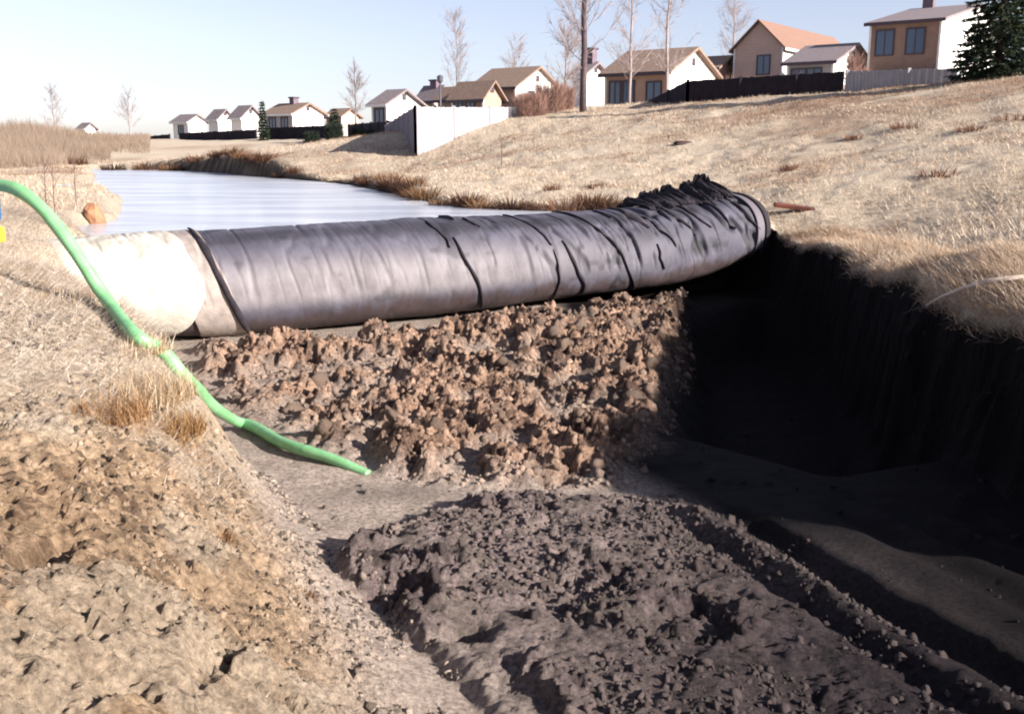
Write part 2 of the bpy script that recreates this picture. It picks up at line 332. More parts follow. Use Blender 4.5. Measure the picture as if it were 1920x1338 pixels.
for zi, nm in enumerate(['stream_bed', 'left_bank', 'hillside', 'pond_bottom']):
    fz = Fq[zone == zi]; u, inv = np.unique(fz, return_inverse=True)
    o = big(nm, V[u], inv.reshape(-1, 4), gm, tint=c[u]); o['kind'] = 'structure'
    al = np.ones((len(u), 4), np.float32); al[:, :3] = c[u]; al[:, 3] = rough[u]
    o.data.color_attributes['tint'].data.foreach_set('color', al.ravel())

# pond water: one thin rippled sheet
wm = bpy.data.materials.new('pond_water'); wm.use_nodes = True; t = wm.node_tree; b = t.nodes['Principled BSDF']
b.inputs['Base Color'].default_value = (.46, .48, .53, 1); b.inputs['Roughness'].default_value = .22; b.inputs['Specular IOR Level'].default_value = .9
tc = t.nodes.new('ShaderNodeTexCoord'); mp = t.nodes.new('ShaderNodeMapping'); mp.inputs['Scale'].default_value = (.6, 2.6, 1); t.links.new(tc.outputs['Object'], mp.inputs[0])
n3_ = t.nodes.new('ShaderNodeTexNoise'); n3_.inputs['Scale'].default_value = .35; n3_.inputs['Detail'].default_value = 6; t.links.new(mp.outputs[0], n3_.inputs['Vector'])
r3_ = t.nodes.new('ShaderNodeValToRGB'); r3_.color_ramp.elements[0].position = .38; r3_.color_ramp.elements[1].position = .62; r3_.color_ramp.elements[0].color = (.37, .385, .44, 1); r3_.color_ramp.elements[1].color = (.55, .56, .60, 1)
t.links.new(n3_.outputs[0], r3_.inputs[0]); t.links.new(r3_.outputs[0], b.inputs['Base Color'])
n = t.nodes.new('ShaderNodeTexNoise'); n.inputs['Scale'].default_value = 1.6; n.inputs['Detail'].default_value = 5; t.links.new(mp.outputs[0], n.inputs['Vector'])
bp = t.nodes.new('ShaderNodeBump'); bp.inputs['Strength'].default_value = .5; bp.inputs['Distance'].default_value = .05
t.links.new(n.outputs[0], bp.inputs['Height']); t.links.new(bp.outputs[0], b.inputs['Normal'])
pp = np.array(POND, float)
mb = MB(); mb.poly([(-5.6,14.5,WATER_Z),(-3.4,15.2,WATER_Z),(-1.4,16.4,WATER_Z),(.5,17.6,WATER_Z),(2.8,18.8,WATER_Z),(4.2,19.6,WATER_Z),(4.6,21.5,WATER_Z),(0,23,WATER_Z),(-1,30,WATER_Z),(-6,44,WATER_Z),(-14,60,WATER_Z),(-34,62,WATER_Z),(-20,36,WATER_Z),(-11,22,WATER_Z),(-8.4,15.5,WATER_Z)])
mb.build('pond_water', wm)['kind'] = 'structure'

# ------------------------------------------------------------------ the water-filled dam
TOE = [(-6.7,12.05),(-5.3,12.75),(-3.95,13.45),(-.75,14.95),(1.05,16.1),(3.1,17.3),(4.35,18.0),(5.0,18.5)]
TOPZ = [-.02,.02,.07,.15,.12,.20,.36,.30]
BASZ = [-.9,-1.2,-1.42,-1.36,-1.30,-1.22,-.95,-.62]
HALF = [1.0,1.0,1.05,1.15,1.15,1.05,.9,.78]
NS = 900
ctl = spline([[*a, b_, c_, d_] for a, b_, c_, d_ in zip(TOE, TOPZ, BASZ, HALF)], NS)
arc = np.r_[0, np.cumsum(np.hypot(*np.diff(ctl[:, :2], axis=0).T))]; LEN = arc[-1]
sg = np.linspace(0, LEN, NS); ctl = np.stack([np.interp(sg, arc, ctl[:, k]) for k in range(5)], 1)
def toe_px(i):
    p = ctl[i]; v = np.array([p[0], p[1], p[3]-CZ]); return 960+F*v[0]/(v[1]*math.cos(PIT)-v[2]*math.sin(PIT))
TP = np.array([toe_px(i) for i in range(NS)])
def s_of(px): return float(np.interp(px, TP, sg))
def dam(s, ph, off=0.0, wr=True, flat=False):
    """point on the skin: s metres along, ph angle (0 front, 90 top)"""
    s = np.asarray(s, float); ph = np.asarray(ph, float)
    g = [np.interp(s, sg, ctl[:, k]) for k in range(5)]
    ds = .05; dx = np.interp(s+ds, sg, ctl[:, 0])-np.interp(s-ds, sg, ctl[:, 0]); dy = np.interp(s+ds, sg, ctl[:, 1])-np.interp(s-ds, sg, ctl[:, 1])
    l = np.hypot(dx, dy); dx /= l; dy /= l; nxn, nyn = -dy, dx
    a = g[4]; h = g[2]-g[3]
    endk = np.sqrt(np.clip(1-np.clip((s-(LEN-.35))/.36, 0, 1)**2, 0, 1))*.9+.1*(s < LEN-.35)
    cp, sp = np.cos(ph), np.sin(ph)
    low = .47; zc = g[3]+h*low
    ex = np.where(sp < 0, .55, .92)
    rx = a*np.sign(cp)*np.abs(cp)**ex; rz = np.where(sp < 0, h*low, h*(1-low))*np.sign(sp)*np.abs(sp)**.95
    w = 0
    if wr:
        gr = .25+.75*sstep(s_of(800), s_of(1250), s)
        q = s+.22*np.sin(ph)*1.0
        f1 = np.abs(fbm(q*2.1, ph*.5+3, 3)); f2 = np.abs(fbm(q*5.0+7, ph*.7, 3))
        w = gr*(-.075*sstep(.14, 0, f1)-.035*sstep(.13, 0, f2))*sstep(-.4, .1, sp)
        w = w+.018*fbm(s*1.1, ph*1.3, 3)+.006*fbm(s*6, ph*4, 3)
    rx = (rx+(w+off)*cp)*endk; rz = rz*endk+(w+off)*sp
    cx = g[0]+nxn*a; cy = g[1]+nyn*a
    return np.stack([cx-nxn*rx, cy-nyn*rx, zc+rz], -1)
def sheet(name, s0, s1, p0, p1, ns, npn, off, m, parent, wr=True, edge=None, lean=0, tint=None, thick=0):
    ss = np.linspace(0, 1, ns)[None, :]*np.ones((npn, 1)); pv = np.linspace(p0, p1, npn)[:, None]*np.ones((1, ns))
    a = s0+lean*np.sin(pv); b2 = s1+lean*np.sin(pv)+(edge(pv) if edge else 0)
    sv_ = np.clip(a+(b2-a)*ss, 0, LEN)
    v = dam(sv_, pv, off, wr).reshape(-1, 3)
    i, j = np.meshgrid(np.arange(ns-1), np.arange(npn-1)); q = (j*ns+i).ravel()
    f = np.stack([q, q+1, q+ns+1, q+ns], 1)
    o = big(name, v, f, m, parent, tint=None if tint is None else tint(sv_, pv).reshape(-1, 3))
    if thick:
        md = o.modifiers.new('thickness', 'SOLIDIFY'); md.thickness = thick; md.offset = 0
    return o
dmm = bpy.data.materials.new('rubberised_fabric'); dmm.use_nodes = True; t = dmm.node_tree; b = t.nodes['Principled BSDF']
at = t.nodes.new('ShaderNodeAttribute'); at.attribute_name = 'tint'; tc = t.nodes.new('ShaderNodeTexCoord')
na = noise(t, tc, 2.2, 8, .65); mr = t.nodes.new('ShaderNodeMapRange'); mr.inputs[1].default_value = .3; mr.inputs[2].default_value = .7; mr.inputs[3].default_value = .75; mr.inputs[4].default_value = 1.22
t.links.new(na.outputs[0], mr.inputs[0])
mx = t.nodes.new('ShaderNodeMix'); mx.data_type = 'RGBA'; mx.blend_type = 'MULTIPLY'; mx.inputs[0].default_value = 1
t.links.new(at.outputs['Color'], mx.inputs[6]); t.links.new(mr.outputs[0], mx.inputs[7]); t.links.new(mx.outputs[2], b.inputs['Base Color'])
b.inputs['Roughness'].default_value = .72; b.inputs['Specular IOR Level'].default_value = .3
nb = noise(t, tc, 18, 6, .6); bp = t.nodes.new('ShaderNodeBump'); bp.inputs['Strength'].default_value = .3; bp.inputs['Distance'].default_value = .02
t.links.new(nb.outputs[0], bp.inputs['Height']); t.links.new(bp.outputs[0], b.inputs['Normal'])
def damtint(s, p):
    s = s+0*p; sp = np.sin(p); base = np.array([.072, .068, .092])
    streak = fbm(s*9, p*.6, 3)[..., None]; blot = fbm(s*.8+3, p*2.2, 4)[..., None]
    dust = sstep(.75, .1, sp)[..., None]*sstep(-.5, -.1, sp)[..., None]*sstep(s_of(1350), s_of(700), s)[..., None]
    c = base*(1+.10*streak+.28*blot)
    c = c*(1-dust*.7)+np.array([.23, .205, .21])*dust*.68*(1+.16*streak)
    mud = (sstep(-.28, -.62, sp+.22*fbm(s*3, p*2, 3)+.12*fbm(s*14, p*.3, 2)))[..., None]  # lower edge darkened: wet fabric plus painted undershade of the tube
    c = c*(1-mud*.85)+np.array([.05, .032, .03])*mud*.85  # mud mask here is wet fabric plus painted undershade
    top = (sstep(.72, .86, sp+.10*fbm(s*.7, p*1.5, 3))*sstep(.995, .93, sp))[..., None]; c = c*(1-.45*top)
    spots = (sstep(.62, .8, vn(s*5.5, p*6)*vn(s*2+9, p*2+2)*1.35))[..., None]; c = c*(1-.35*spots)
    q_ = s+.22*np.sin(p); grr = .25+.75*sstep(s_of(800), s_of(1250), s); cr = (grr*np.clip(sstep(.06, 0, np.abs(fbm(q_*2.1, p*.5+3, 3)))+.6*sstep(.05, 0, np.abs(fbm(q_*5.0+7, p*.7, 3))), 0, 1))[..., None]; c = c*(1-.6*cr)
    endd = (sstep(LEN-.40, LEN-.33, s))[..., None]; c = c*(1-endd)+np.array([.012, .010, .014])*endd
    return c
E = empty('water_filled_dam', (-.5, 16, -1.4)); E2 = E
tag(E, 'long grey water-filled fabric tube lying across the drained channel', 'dam')
def kid(o):   # keep the world shape while the thing's base sits at the channel floor
    o.location = (.5, -16, 1.4); return o
kid(sheet('tube_skin', 0, LEN, R(-68), R(235), 900, 110, 0, dmm, E, tint=damtint))
whm = mat('white_liner', (.47, .44, .39), .75, col2=(.36, .325, .28), scale=3.2, bump=.9, bscale=5)
kid(sheet('white_liner', .0, s_of(372), R(-66), R(170), 160, 110, .035, whm, E, wr=True, edge=lambda p: .16*np.cos(p*1.1)-.02+.02*np.sin(p*7)-.14*np.maximum(0, np.sin(p))-.42*np.maximum(0, -np.sin(p))**1.3, thick=.012))
lgm = mat('pale_band', (.30, .255, .23), .6, col2=(.22, .185, .175), scale=6, bump=.3)
kid(sheet('pale_band', s_of(350), s_of(440), R(-64), R(150), 60, 80, .017, lgm, E, wr=True, lean=-.28, thick=.01))
blk = mat('black_strap', (.012, .009, .014), .85, col2=(.024, .018, .024), scale=9)
def strap(px, p0, p1, wdt, lean, seed, name='strap'):
    r = np.random.default_rng(seed); n = 60; pv = np.linspace(R(p0), R(p1), n)
    k = np.linspace(0, 1, n); wv = wdt*.72*(.12+.88*np.sin(np.pi*np.clip(k*1.0+.02, 0, 1))**.6)*(.75+.5*vn(k*7+seed, k*0))
    s = s_of(px)+lean*np.sin(pv)+.07*(vn(k*4+seed*3, k*0)-.5)
    V_ = []
    for dw, of in ((-1, .0), (-.6, .028), (.6, .028), (1, .0)):
        V_.append(dam(np.clip(s+dw*wv, 0, LEN), pv, of+.004+(.032 if px < 440 else 0)))
    v = np.stack(V_, 1).reshape(-1, 3); i, j = np.meshgrid(np.arange(3), np.arange(n-1)); q = (j*4+i).ravel()
    return kid(big(name, v, np.stack([q, q+1, q+5, q+4], 1), blk, E))
strap(436, -66, 95, .075, -.33, 1)
strap(888, -60, 42, .045, -.36, 2); strap(878, 30, 74, .03, -.40, 3); strap(925, 72, 100, .05, -.30, 4)
strap(1080, -50, 30, .05, -.40, 5); strap(1060, 25, 88, .028, -.45, 6); strap(1045, -60, 20, .02, -.1, 17)
strap(1168, -60, 100, .03, -.55, 7)
strap(1255, 38, 95, .07, -.5, 8); strap(1235, -20, 15, .025, -.3, 9); strap(1270, 8, 60, .022, -.5, 10)
strap(1320, 20, 95, .045, -.5, 11); strap(1350, 25, 80, .03, -.5, 12); strap(1385, 15, 85, .035, -.4, 13); strap(1420, 5, 80, .05, -.35, 14); strap(960, 55, 80, .025, -.4, 15); strap(1205, 60, 85, .03, -.4, 16)
# end collar: a pale rim with a dark outer edge
rim = mat('worn_rim', (.11, .10, .12), .7, col2=(.11, .095, .11), scale=12)
kid(sheet('end_rim', LEN-.66, LEN-.46, R(-30), R(120), 14, 50, .03, rim, E, wr=False, thick=.02))
kid(sheet('end_strap', LEN-.47, LEN-.33, R(-45), R(150), 12, 60, .06, blk, E, wr=False, thick=.025))
# torn black fabric heaped on the crest
tf = np.random.default_rng(11); n = 120; m_ = 26
sA, sB = s_of(1262), LEN-.30
vv = []
ks = np.linspace(0, 1, n)
hgt = .05+.19*sstep(0, .45, ks)*sstep(1.02, .93, ks)+.16*np.maximum(0, fbm(ks*11+5, ks*0, 3))+.14*fbm(ks*45, ks*0+2, 3)+.10*np.maximum(0, fbm(ks*90, ks*0+9, 2))+.12*np.exp(-((ks-.72)/.025)**2)
for j in range(m_):
    k = j/(m_-1)
    ph = R(72)+R(55)*min(k*1.9, 1)-R(20)*max(0, k-.55)
    lift = .02+hgt*math.sin(min(1, k*1.6)*math.pi/2)**1.6
    s = sA+(sB-sA)*ks-.3*(1-k)*0
    p = dam(s, np.full(n, ph), .03); p[:, 2] += lift*(k > 0)+.035*(fbm(ks*30, ks*0+k*6, 3))
    p[:, 1] += .06*fbm(ks*22+4, ks*0+k*5, 3)
    vv.append(p)
v = np.array(vv).reshape(-1, 3); i, j = np.meshgrid(np.arange(n-1), np.arange(m_-1)); q = (j*n+i).ravel()
o = kid(big('torn_fabric', v, np.stack([q, q+1, q+n+1, q+n], 1), blk, E, smooth=False)); md = o.modifiers.new('thickness', 'SOLIDIFY'); md.thickness = .015
o['label'] = 'torn black fabric heaped on the far crest'

# ------------------------------------------------------------------ grass, weeds
bm_ = blade_mat('dry_blades')
def blades(name, pos, length, width, lean, az, col, seg=2, parent=None, droop=.5, loc=None):
    """curved tapering blades; lean 0..1.5 rad from vertical, az direction of lean"""
    N = len(pos); ax = np.stack([np.cos(az), np.sin(az)], 1); side = np.stack([-ax[:, 1], ax[:, 0]], 1)
    rr = rng.normal(0, .6, N); side = np.stack([side[:, 0]*np.cos(rr)-side[:, 1]*np.sin(rr), side[:, 0]*np.sin(rr)+side[:, 1]*np.cos(rr)], 1)
    vs = []; p = pos.copy(); ang = lean.copy()
    for k in range(seg+1):
        w = width*(1-k/seg)*.5
        if k < seg:
            for sg_ in (-1, 1): vs.append(np.stack([p[:, 0]+sg_*w*side[:, 0], p[:, 1]+sg_*w*side[:, 1], p[:, 2]], 1))
        else: vs.append(p.copy())
        st = length/seg; p = p+np.stack([np.sin(ang)*ax[:, 0]*st, np.sin(ang)*ax[:, 1]*st, np.cos(ang)*st], 1); ang = ang+droop*lean/seg+.12
    nv = 2*seg+1; v = np.stack(vs, 1).reshape(-1, 3); b0 = np.arange(N)*nv; f = []
    for k in range(seg-1):
        f += [np.stack([b0+2*k, b0+2*k+1, b0+2*k+3], 1), np.stack([b0+2*k, b0+2*k+3, b0+2*k+2], 1)]
    k = seg-1; f.append(np.stack([b0+2*k, b0+2*k+1, b0+2*k+2], 1))
    return big(name, v, np.concatenate(f), bm_, parent, smooth=False, tint=np.repeat(col, nv, 0), loc=loc)
def tints(N, base, var=.22, brown=.25):
    c = np.array(base)[None]*(1+var*(rng.random((N, 1))*2-1)); k = (rng.random((N, 1)) < brown); return np.where(k, c*np.array([.75, .6, .45]), c)
STRAW = (.61, .505, .40)
# hillside grass
def scatter(N, x0, x1, y0, y1, keep):
    out = []
    while sum(map(len, out)) < N:
        p = np.stack([rng.uniform(x0, x1, N), rng.uniform(y0, y1, N)], 1); out.append(p[keep(p)])
    return np.concatenate(out)[:N]
def wedge(p): return (np.abs(p[:, 0]) < p[:, 1]*.60+1)
def landok(p, lim=-.1):
    return (sdist(p[:, 0], p[:, 1], POND) < -.25) & (sdist(p[:, 0], p[:, 1], CHAN) < lim)
def hk(p):
    cl = fbm(p[:, 0]*.8, p[:, 1]*.8, 3); return wedge(p) & landok(p) & (cl+rng.random(len(p))*.8 > .25) & (rng.random(len(p)) < np.clip(16/p[:, 1], .12, 1)) & ((p[:, 0] > 3) | (p[:, 1] > 15))
q = scatter(230000, -34, 34, 7, 62, hk); N = len(q)
hb = sstep(.0, .4, fbm(q[:, 0]*.16, q[:, 1]*.3+3, 4)+sstep(5, 18, q[:, 0])*.35*sstep(20, 28, q[:, 1])*1.4-.08)[:, None]
colr = tints(N, STRAW, .16, .15)*(1-hb*np.array([[.48, .60, .66]]))
blades('dry_grass', np.stack([q[:, 0], q[:, 1], H(q[:, 0], q[:, 1])-.02], 1), rng.uniform(.05, .20, N), .012+.00045*q[:, 1], rng.uniform(.5, 1.45, N), rng.uniform(0, 6.28, N), colr, 1)['kind'] = 'stuff'
# matted straw on the left bank
def lk(p):
    d = sdist(p[:, 0], p[:, 1], CHAN); y = p[:, 1]
    return wedge(p) & (d < -.55+.25*fbm(p[:, 0]*2, y*2, 2)) & (sdist(p[:, 0], y, POND) < -.2) & (rng.random(len(p)) < sstep(4.6, 6.8, np.hypot(p[:, 0], y))+.05) & (rng.random(len(p)) < np.clip(9/y, .25, 1))
q = scatter(60000, -9, .5, 2.2, 16, lk); N = len(q)
blades('matted_grass', np.stack([q[:, 0], q[:, 1], H(q[:, 0], q[:, 1])-.01], 1), rng.uniform(.08, .24, N)*(.22+.78*sstep(4.5, 7.5, np.hypot(q[:, 0], q[:, 1]))), .004+.005*sstep(4, 8, q[:, 1]), rng.uniform(.9, 1.5, N), rng.normal(-.6, 1.1, N), tints(N, (.64, .555, .48), .2, .08), 1, droop=.1)['kind'] = 'stuff'
# long grass hanging over the right bank
PR = spline([(6.6,4.4),(5.2,5.7),(4.35,7.3),(4.45,9.6),(4.6,12),(4.9,14),(4.95,16.2),(4.95,18)], 300)
N = 40000; i = rng.integers(0, 300, N); p = PR[i]+rng.normal(0, .06, (N, 2)); p[:, 0] += rng.uniform(-.3, 1.1, N)
inbg = inb.reshape(ny, nx)[np.clip(np.searchsorted(gy, p[:, 1]), 0, ny-1), np.clip(np.searchsorted(gx, p[:, 0]), 0, nx-1)]; p = p[inbg < .10]; N = len(p)
clump = fbm(p[:, 0]*1.5, p[:, 1]*1.5, 2)
blades('overhanging_grass', np.stack([p[:, 0], p[:, 1], H(p[:, 0], p[:, 1])-.01], 1), rng.uniform(.08, .24, N)*(1+.9*clump), .010, rng.uniform(.5, 1.5, N), rng.normal(3.3, .7, N), tints(N, (.56, .45, .35), .25, .28), 2, droop=.7)['kind'] = 'stuff'
# sprigs and straw bits scattered on the near soil
q = scatter(5200, -4.5, 1, 2.2, 7.5, lambda p: wedge(p) & (sdist(p[:, 0], p[:, 1], CHAN) < .1) & (fbm(p[:, 0]*2.5, p[:, 1]*2.5, 3) > -.05)); N = len(q)
blades('scattered_straw', np.stack([q[:, 0], q[:, 1], H(q[:, 0], q[:, 1])+.004], 1), rng.uniform(.012, .045, N), .003, rng.uniform(1.0, 1.55, N), rng.uniform(0, 6.28, N), tints(N, (.40, .31, .21), .35, .4), 1, droop=.05)['kind'] = 'stuff'
# tussocks one can point at
def tussock(name, base, h, n, col, spread=.12, droop=.8, az0=None, w=.012, sd=.35):
    r = rng.random((n, 2)); a = r[:, 0]*6.283; d = np.sqrt(r[:, 1])*spread
    pos = np.stack([np.cos(a)*d, np.sin(a)*d, np.zeros(n)-.03], 1)
    az = a if az0 is None else rng.normal(az0, .8, n)
    return blades(name, pos, h*rng.uniform(.5, 1, n), np.full(n, w), np.abs(rng.normal(.5, sd, n)), az, tints(n, col, .3, .35), 3, droop=droop, loc=base)
shore = spline([(-24,55.5),(-15.5,50.8),(-10.3,42.3),(-5.5,34.3),(-2.9,27),(-1.2,21.9),(1.0,20.9),(2.4,20.8)], 46)
first = {}
for k in range(46):
    if rng.random() < .12: continue
    b2 = shore[k]+rng.normal(0, .10+.004*shore[k][1], 2); v = k % 3; sc = rng.uniform(.8, 1.6)*(.6+.013*b2[1]); z = float(H(b2[0], b2[1])[0])
    if v not in first:
        o = first[v] = tussock('grass_tussock', (b2[0], b2[1], max(z, WATER_Z)), .42, 260, [(.16, .09, .06), (.26, .16, .09), (.08, .045, .035)][v], .26, 1.0, w=.022, sd=.55)
    else:
        o = first[v].copy(); COL.objects.link(o)
    o.location = (b2[0], b2[1], max(z, WATER_Z)-.02); o.scale = (sc*1.35, sc, sc*.8); o.rotation_euler = (0, 0, rng.random()*6)
    tag(o, 'brown grass tussock hanging over the dark edge of the pond', 'tussock', 'tussocks along the far pond edge')
def place_px(px, py, Y0, Y1):
    best = None
    for Yq in np.arange(Y0, Y1, .05):
        p = P(px, py, Yq); e = p[2]-H(p[0], p[1])[0]
        if e < 0: return p[0], p[1], float(H(p[0], p[1])[0])
    p = P(px, py, (Y0+Y1)/2); return p[0], p[1], float(H(p[0], p[1])[0])
for (px, py, h, n_, colr, sp, lab, az) in [
    (262,742,.26,1500,(.62,.51,.37),.36,'big pale straw clump spilling down the left bank just below the green hose', -1.1),
    (205,778,.22,700,(.42,.27,.15),.24,'short rusty brown grass clump left of the big straw clump', -1.2),
    (325,822,.22,800,(.40,.26,.13),.22,'rusty brown grass clump at the bank foot, nearest the hose end', -1.0),
    (570,1120,.09,140,(.22,.13,.07),.07,'small dark brown sprig on the smooth silt at the foot of the left bank', None),
    (410,1010,.10,160,(.26,.16,.09),.08,'small rust sprig on the left slope above the silt', None),
    (255,655,.20,420,(.62,.52,.40),.26,'pale straw clump under the lower edge of the white liner, left of the hose', -.6),
    (120,560,.16,420,(.62,.53,.42),.3,'pale straw clump on the left bank between the hose and the frame edge', -.6),
    (150,770,.12,130,(.40,.25,.14),.06,'lone brown tuft on the matted left bank', -1.0)]:
    x, y, z = place_px(px, py, 2.5, 12)
    tag(tussock('grass_clump', (x, y, z), h, n_, colr, sp, 1.2, az, w=.008, sd=.5), lab, 'grass clump')
# tall thin weeds
weedm = mat('weed_stem', (.16, .10, .09), .8, var=.4)
for (px, py0, py1, Y0, lab) in [(85,372,290,14,'pair of tall bare weed stalks on the left bank, left of the brown rock'),(100,376,305,14,'second tall bare stalk, right beside the leftmost weed'),(140,352,292,18,'lone thin stalk between the weeds and the pond'),
                    (940,330,262,33,'thin pale stalk on the meadow just behind the pond edge'),(820,262,150,43,None)]:
    if lab is None: continue
    p = P(px, py0, Y0); z = float(H(p[0], p[1])[0]); top = P(px, py1, Y0)[2]; h = max(top-z, .4)
    mb = MB(); mb.tube([(0,0,-.05),(.01,0,h*.5),(.03,.01,h)], [.009*Y0/14, .007*Y0/14, .004], 5)
    for k in range(7):
        a = rng.random()*6.28; zz = h*(.35+.09*k); l = .12+.1*rng.random()
        mb.tube([(.02,0,zz),(.02+l*math.cos(a)*.5, l*math.sin(a)*.5, zz+l)], [.005, .002], 4)
    tag(mb.build('weed', weedm, loc=(p[0], p[1], z)), lab, 'weed')

# ------------------------------------------------------------------ mud clods
ico_v = []; ph_ = (1+5**.5)/2
for a in (-1, 1):
    for b2 in (-ph_, ph_): ico_v += [(0, a, b2), (a, b2, 0), (b2, 0, a)]
ico_v = np.array(ico_v, float); ico_v /= np.linalg.norm(ico_v[0])
import itertools
ico_f = []
dm = np.linalg.norm(ico_v[:, None]-ico_v[None], axis=2); el = dm[dm > .1].min()*1.01
for a, b2, c2 in itertools.combinations(range(12), 3):
    if dm[a, b2] < el and dm[b2, c2] < el and dm[a, c2] < el:
        nrm = np.cross(ico_v[b2]-ico_v[a], ico_v[c2]-ico_v[a]); ico_f.append((a, b2, c2) if nrm@ico_v[a] > 0 else (a, c2, b2))
ico_f = np.array(ico_f)
def sub(v, f):
    v = list(map(tuple, v)); cache = {}; nf = []
    def mid(a, b):
        k = (min(a, b), max(a, b))
        if k not in cache:
            m = (np.array(v[a])+np.array(v[b])); m /= np.linalg.norm(m); v.append(tuple(m)); cache[k] = len(v)-1
        return cache[k]
    for a, b, c in f:
        ab, bc, ca = mid(a, b), mid(b, c), mid(c, a); nf += [(a, ab, ca), (ab, b, bc), (ca, bc, c), (ab, bc, ca)]
    return np.array(v), np.array(nf)
ico2_v, ico2_f = sub(ico_v, ico_f)
clm = bpy.data.materials.new('mud_clod'); clm.use_nodes = True; t = clm.node_tree; b = t.nodes['Principled BSDF']
at = t.nodes.new('ShaderNodeAttribute'); at.attribute_name = 'tint'; t.links.new(at.outputs['Color'], b.inputs['Base Color'])
b.inputs['Roughness'].default_value = .8; b.inputs['Specular IOR Level'].default_value = .3
tc = t.nodes.new('ShaderNodeTexCoord'); nb = noise(t, tc, 40, 9, .75); bp = t.nodes.new('ShaderNodeBump'); bp.inputs['Strength'].default_value = 1; bp.inputs['Distance'].default_value = .05
t.links.new(nb.outputs[0], bp.inputs['Height']); t.links.new(bp.outputs[0], b.inputs['Normal'])
def clods(name, q, r, col, bv, bf, parent=None):
    N = len(q); k = len(bv)
    d = 1+1.1*(rng.random((N, k))-.5)
    v = bv[None]*d[..., None]*r[:, None, None]*rng.uniform(.55, 1.25, (N, 1, 3))
    a = rng.random(N)*6.28; ca, sa = np.cos(a)[:, None], np.sin(a)[:, None]
    tl = rng.normal(0, .5, N); ct, st = np.cos(tl)[:, None], np.sin(tl)[:, None]
    x, y, z = v[..., 0], v[..., 1], v[..., 2]; y, z = y*ct-z*st, y*st+z*ct; x, y = x*ca-y*sa, x*sa+y*ca
    zc = H(q[:, 0], q[:, 1])-r*.05
    v = np.stack([x+q[:, 0, None], y+q[:, 1, None], z+zc[:, None]], -1).reshape(-1, 3)
    f = (bf[None]+(np.arange(N)*k)[:, None, None]).reshape(-1, 3)
    return big(name, v, f, clm, parent, smooth=True, tint=np.repeat(col, k, 0))
def inz(p, poly, e=0): return sdist(p[:, 0], p[:, 1], poly) > e
def ctint(q, base):
    N = len(q); jx = np.clip(np.searchsorted(gx, q[:, 0]), 0, nx-1); jy = np.clip(np.searchsorted(gy, q[:, 1]), 0, ny-1)
    g_ = c_all[jy*nx+jx]; g_ = g_*.55+.45*np.median(g_, 0)[None]
    return np.clip(g_*(.78+.5*rng.random((N, 1))), .005, .8)
    c = np.array(base)[None]*(.8+.7*(rng.random((N, 1))-.5)+.3*fbm(q[:, 0]*1.5, q[:, 1]*1.5, 3)[:, None])
    dkr = sstep(1.2, 3.4, q[:, 0]+.25*(7-q[:, 1]))[:, None]*(1-inz(q, FA)[:, None]); c = c*(1-.6*dkr)
    return np.clip(c, .01, .8)
q = scatter(8000, -4.5, 4, 7, 18, lambda p: inz(p, FA, .05) & (fbm(p[:, 0]*1.6, p[:, 1]*1.6, 3) > -.25)); r = .010+.045*rng.random(len(q))**4
clods('heap_clods', q, r, ctint(q, (.33, .215, .16)), ico_v, ico_f)['kind'] = 'stuff'
q = scatter(8000, -1.6, 4.5, 2.6, 8.2, lambda p: inz(p, FB, -.06) & (fbm(p[:, 0]*1.8+4, p[:, 1]*1.8, 3)+.3*(rng.random(len(p))-.5) > -.12) & (p[:, 0] < 4.4)); r = .004+.028*rng.random(len(q))**4
clods('field_clods', q, r, ctint(q, (.23, .17, .15))*np.array([.80, .76, .77]), ico_v, ico_f)['kind'] = 'stuff'
q = scatter(15000, -4.5, 1, 2.2, 8, lambda p: wedge(p) & (sdist(p[:, 0], p[:, 1], CHAN) < .15) & (fbm(p[:, 0]*2+1, p[:, 1]*2, 3) > -.05)); r = .003+.022*rng.random(len(q))**5
clods('bank_crumbs', q, r, ctint(q, (.28, .195, .13))*np.where(rng.random((len(q), 1)) < .38, .28, 1), ico_v, ico_f)['kind'] = 'stuff'
q = scatter(260, -4, 4.3, 3.5, 14, lambda p: wedge(p) & (sdist(p[:, 0], p[:, 1], CHAN) > .1) & ~inz(p, FA) & ~inz(p, FB)); r = .008+.03*rng.random(len(q))**2
clods('loose_crumbs', q, r, ctint(q, (.24, .18, .15)), ico_v, ico_f)['kind'] = 'stuff'
# larger lumps as things
lumpmesh = []
for k in range(7):
    vv = ico2_v*(1+.5*(rng.random((len(ico2_v), 1))-.5))*np.array([1.1, .9, .8]); me_o = big('mud_clod', vv, ico2_f, clm, tint=np.tile(np.array([.27, .19, .145])*rng.uniform(.7, 1.1), (len(vv), 1)), smooth=True)
    lumpmesh.append(me_o)
def lump(k, x, y, r, lab, grp):
    if k < 7: o = lumpmesh[k]
    elif 90 <= k < 94:
        vv = ico2_v*(1+.5*(rng.random((len(ico2_v), 1))-.5)); o = big('mud_clod', vv, ico2_f, clm, tint=np.tile(np.array([.15, .112, .108])*rng.uniform(.75, 1.1), (len(vv), 1)), smooth=True); lumpmesh.append(o)
    else: o = (lumpmesh[k % 7] if k < 90 else lumpmesh[7+k % 4]).copy(); COL.objects.link(o)
    o.location = (x, y, float(H(x, y)[0])-r*.1); o.scale = (r*1.2, r, r*.8); o.rotation_euler = (rng.random()*3, rng.random()*3, rng.random()*6)
    tag(o, lab, 'clod', grp)
q = scatter(90, -4, 3.6, 8.6, 16.5, lambda p: inz(p, FA, .1))
for k in range(90): lump(k, q[k, 0], q[k, 1], rng.uniform(.045, .10), 'lump of tan mud in the churned heap below the grey dam', 'lumps in the mud heap')
q = scatter(50, -1.2, 3.3, 3.4, 7.3, lambda p: inz(p, FB, .0))
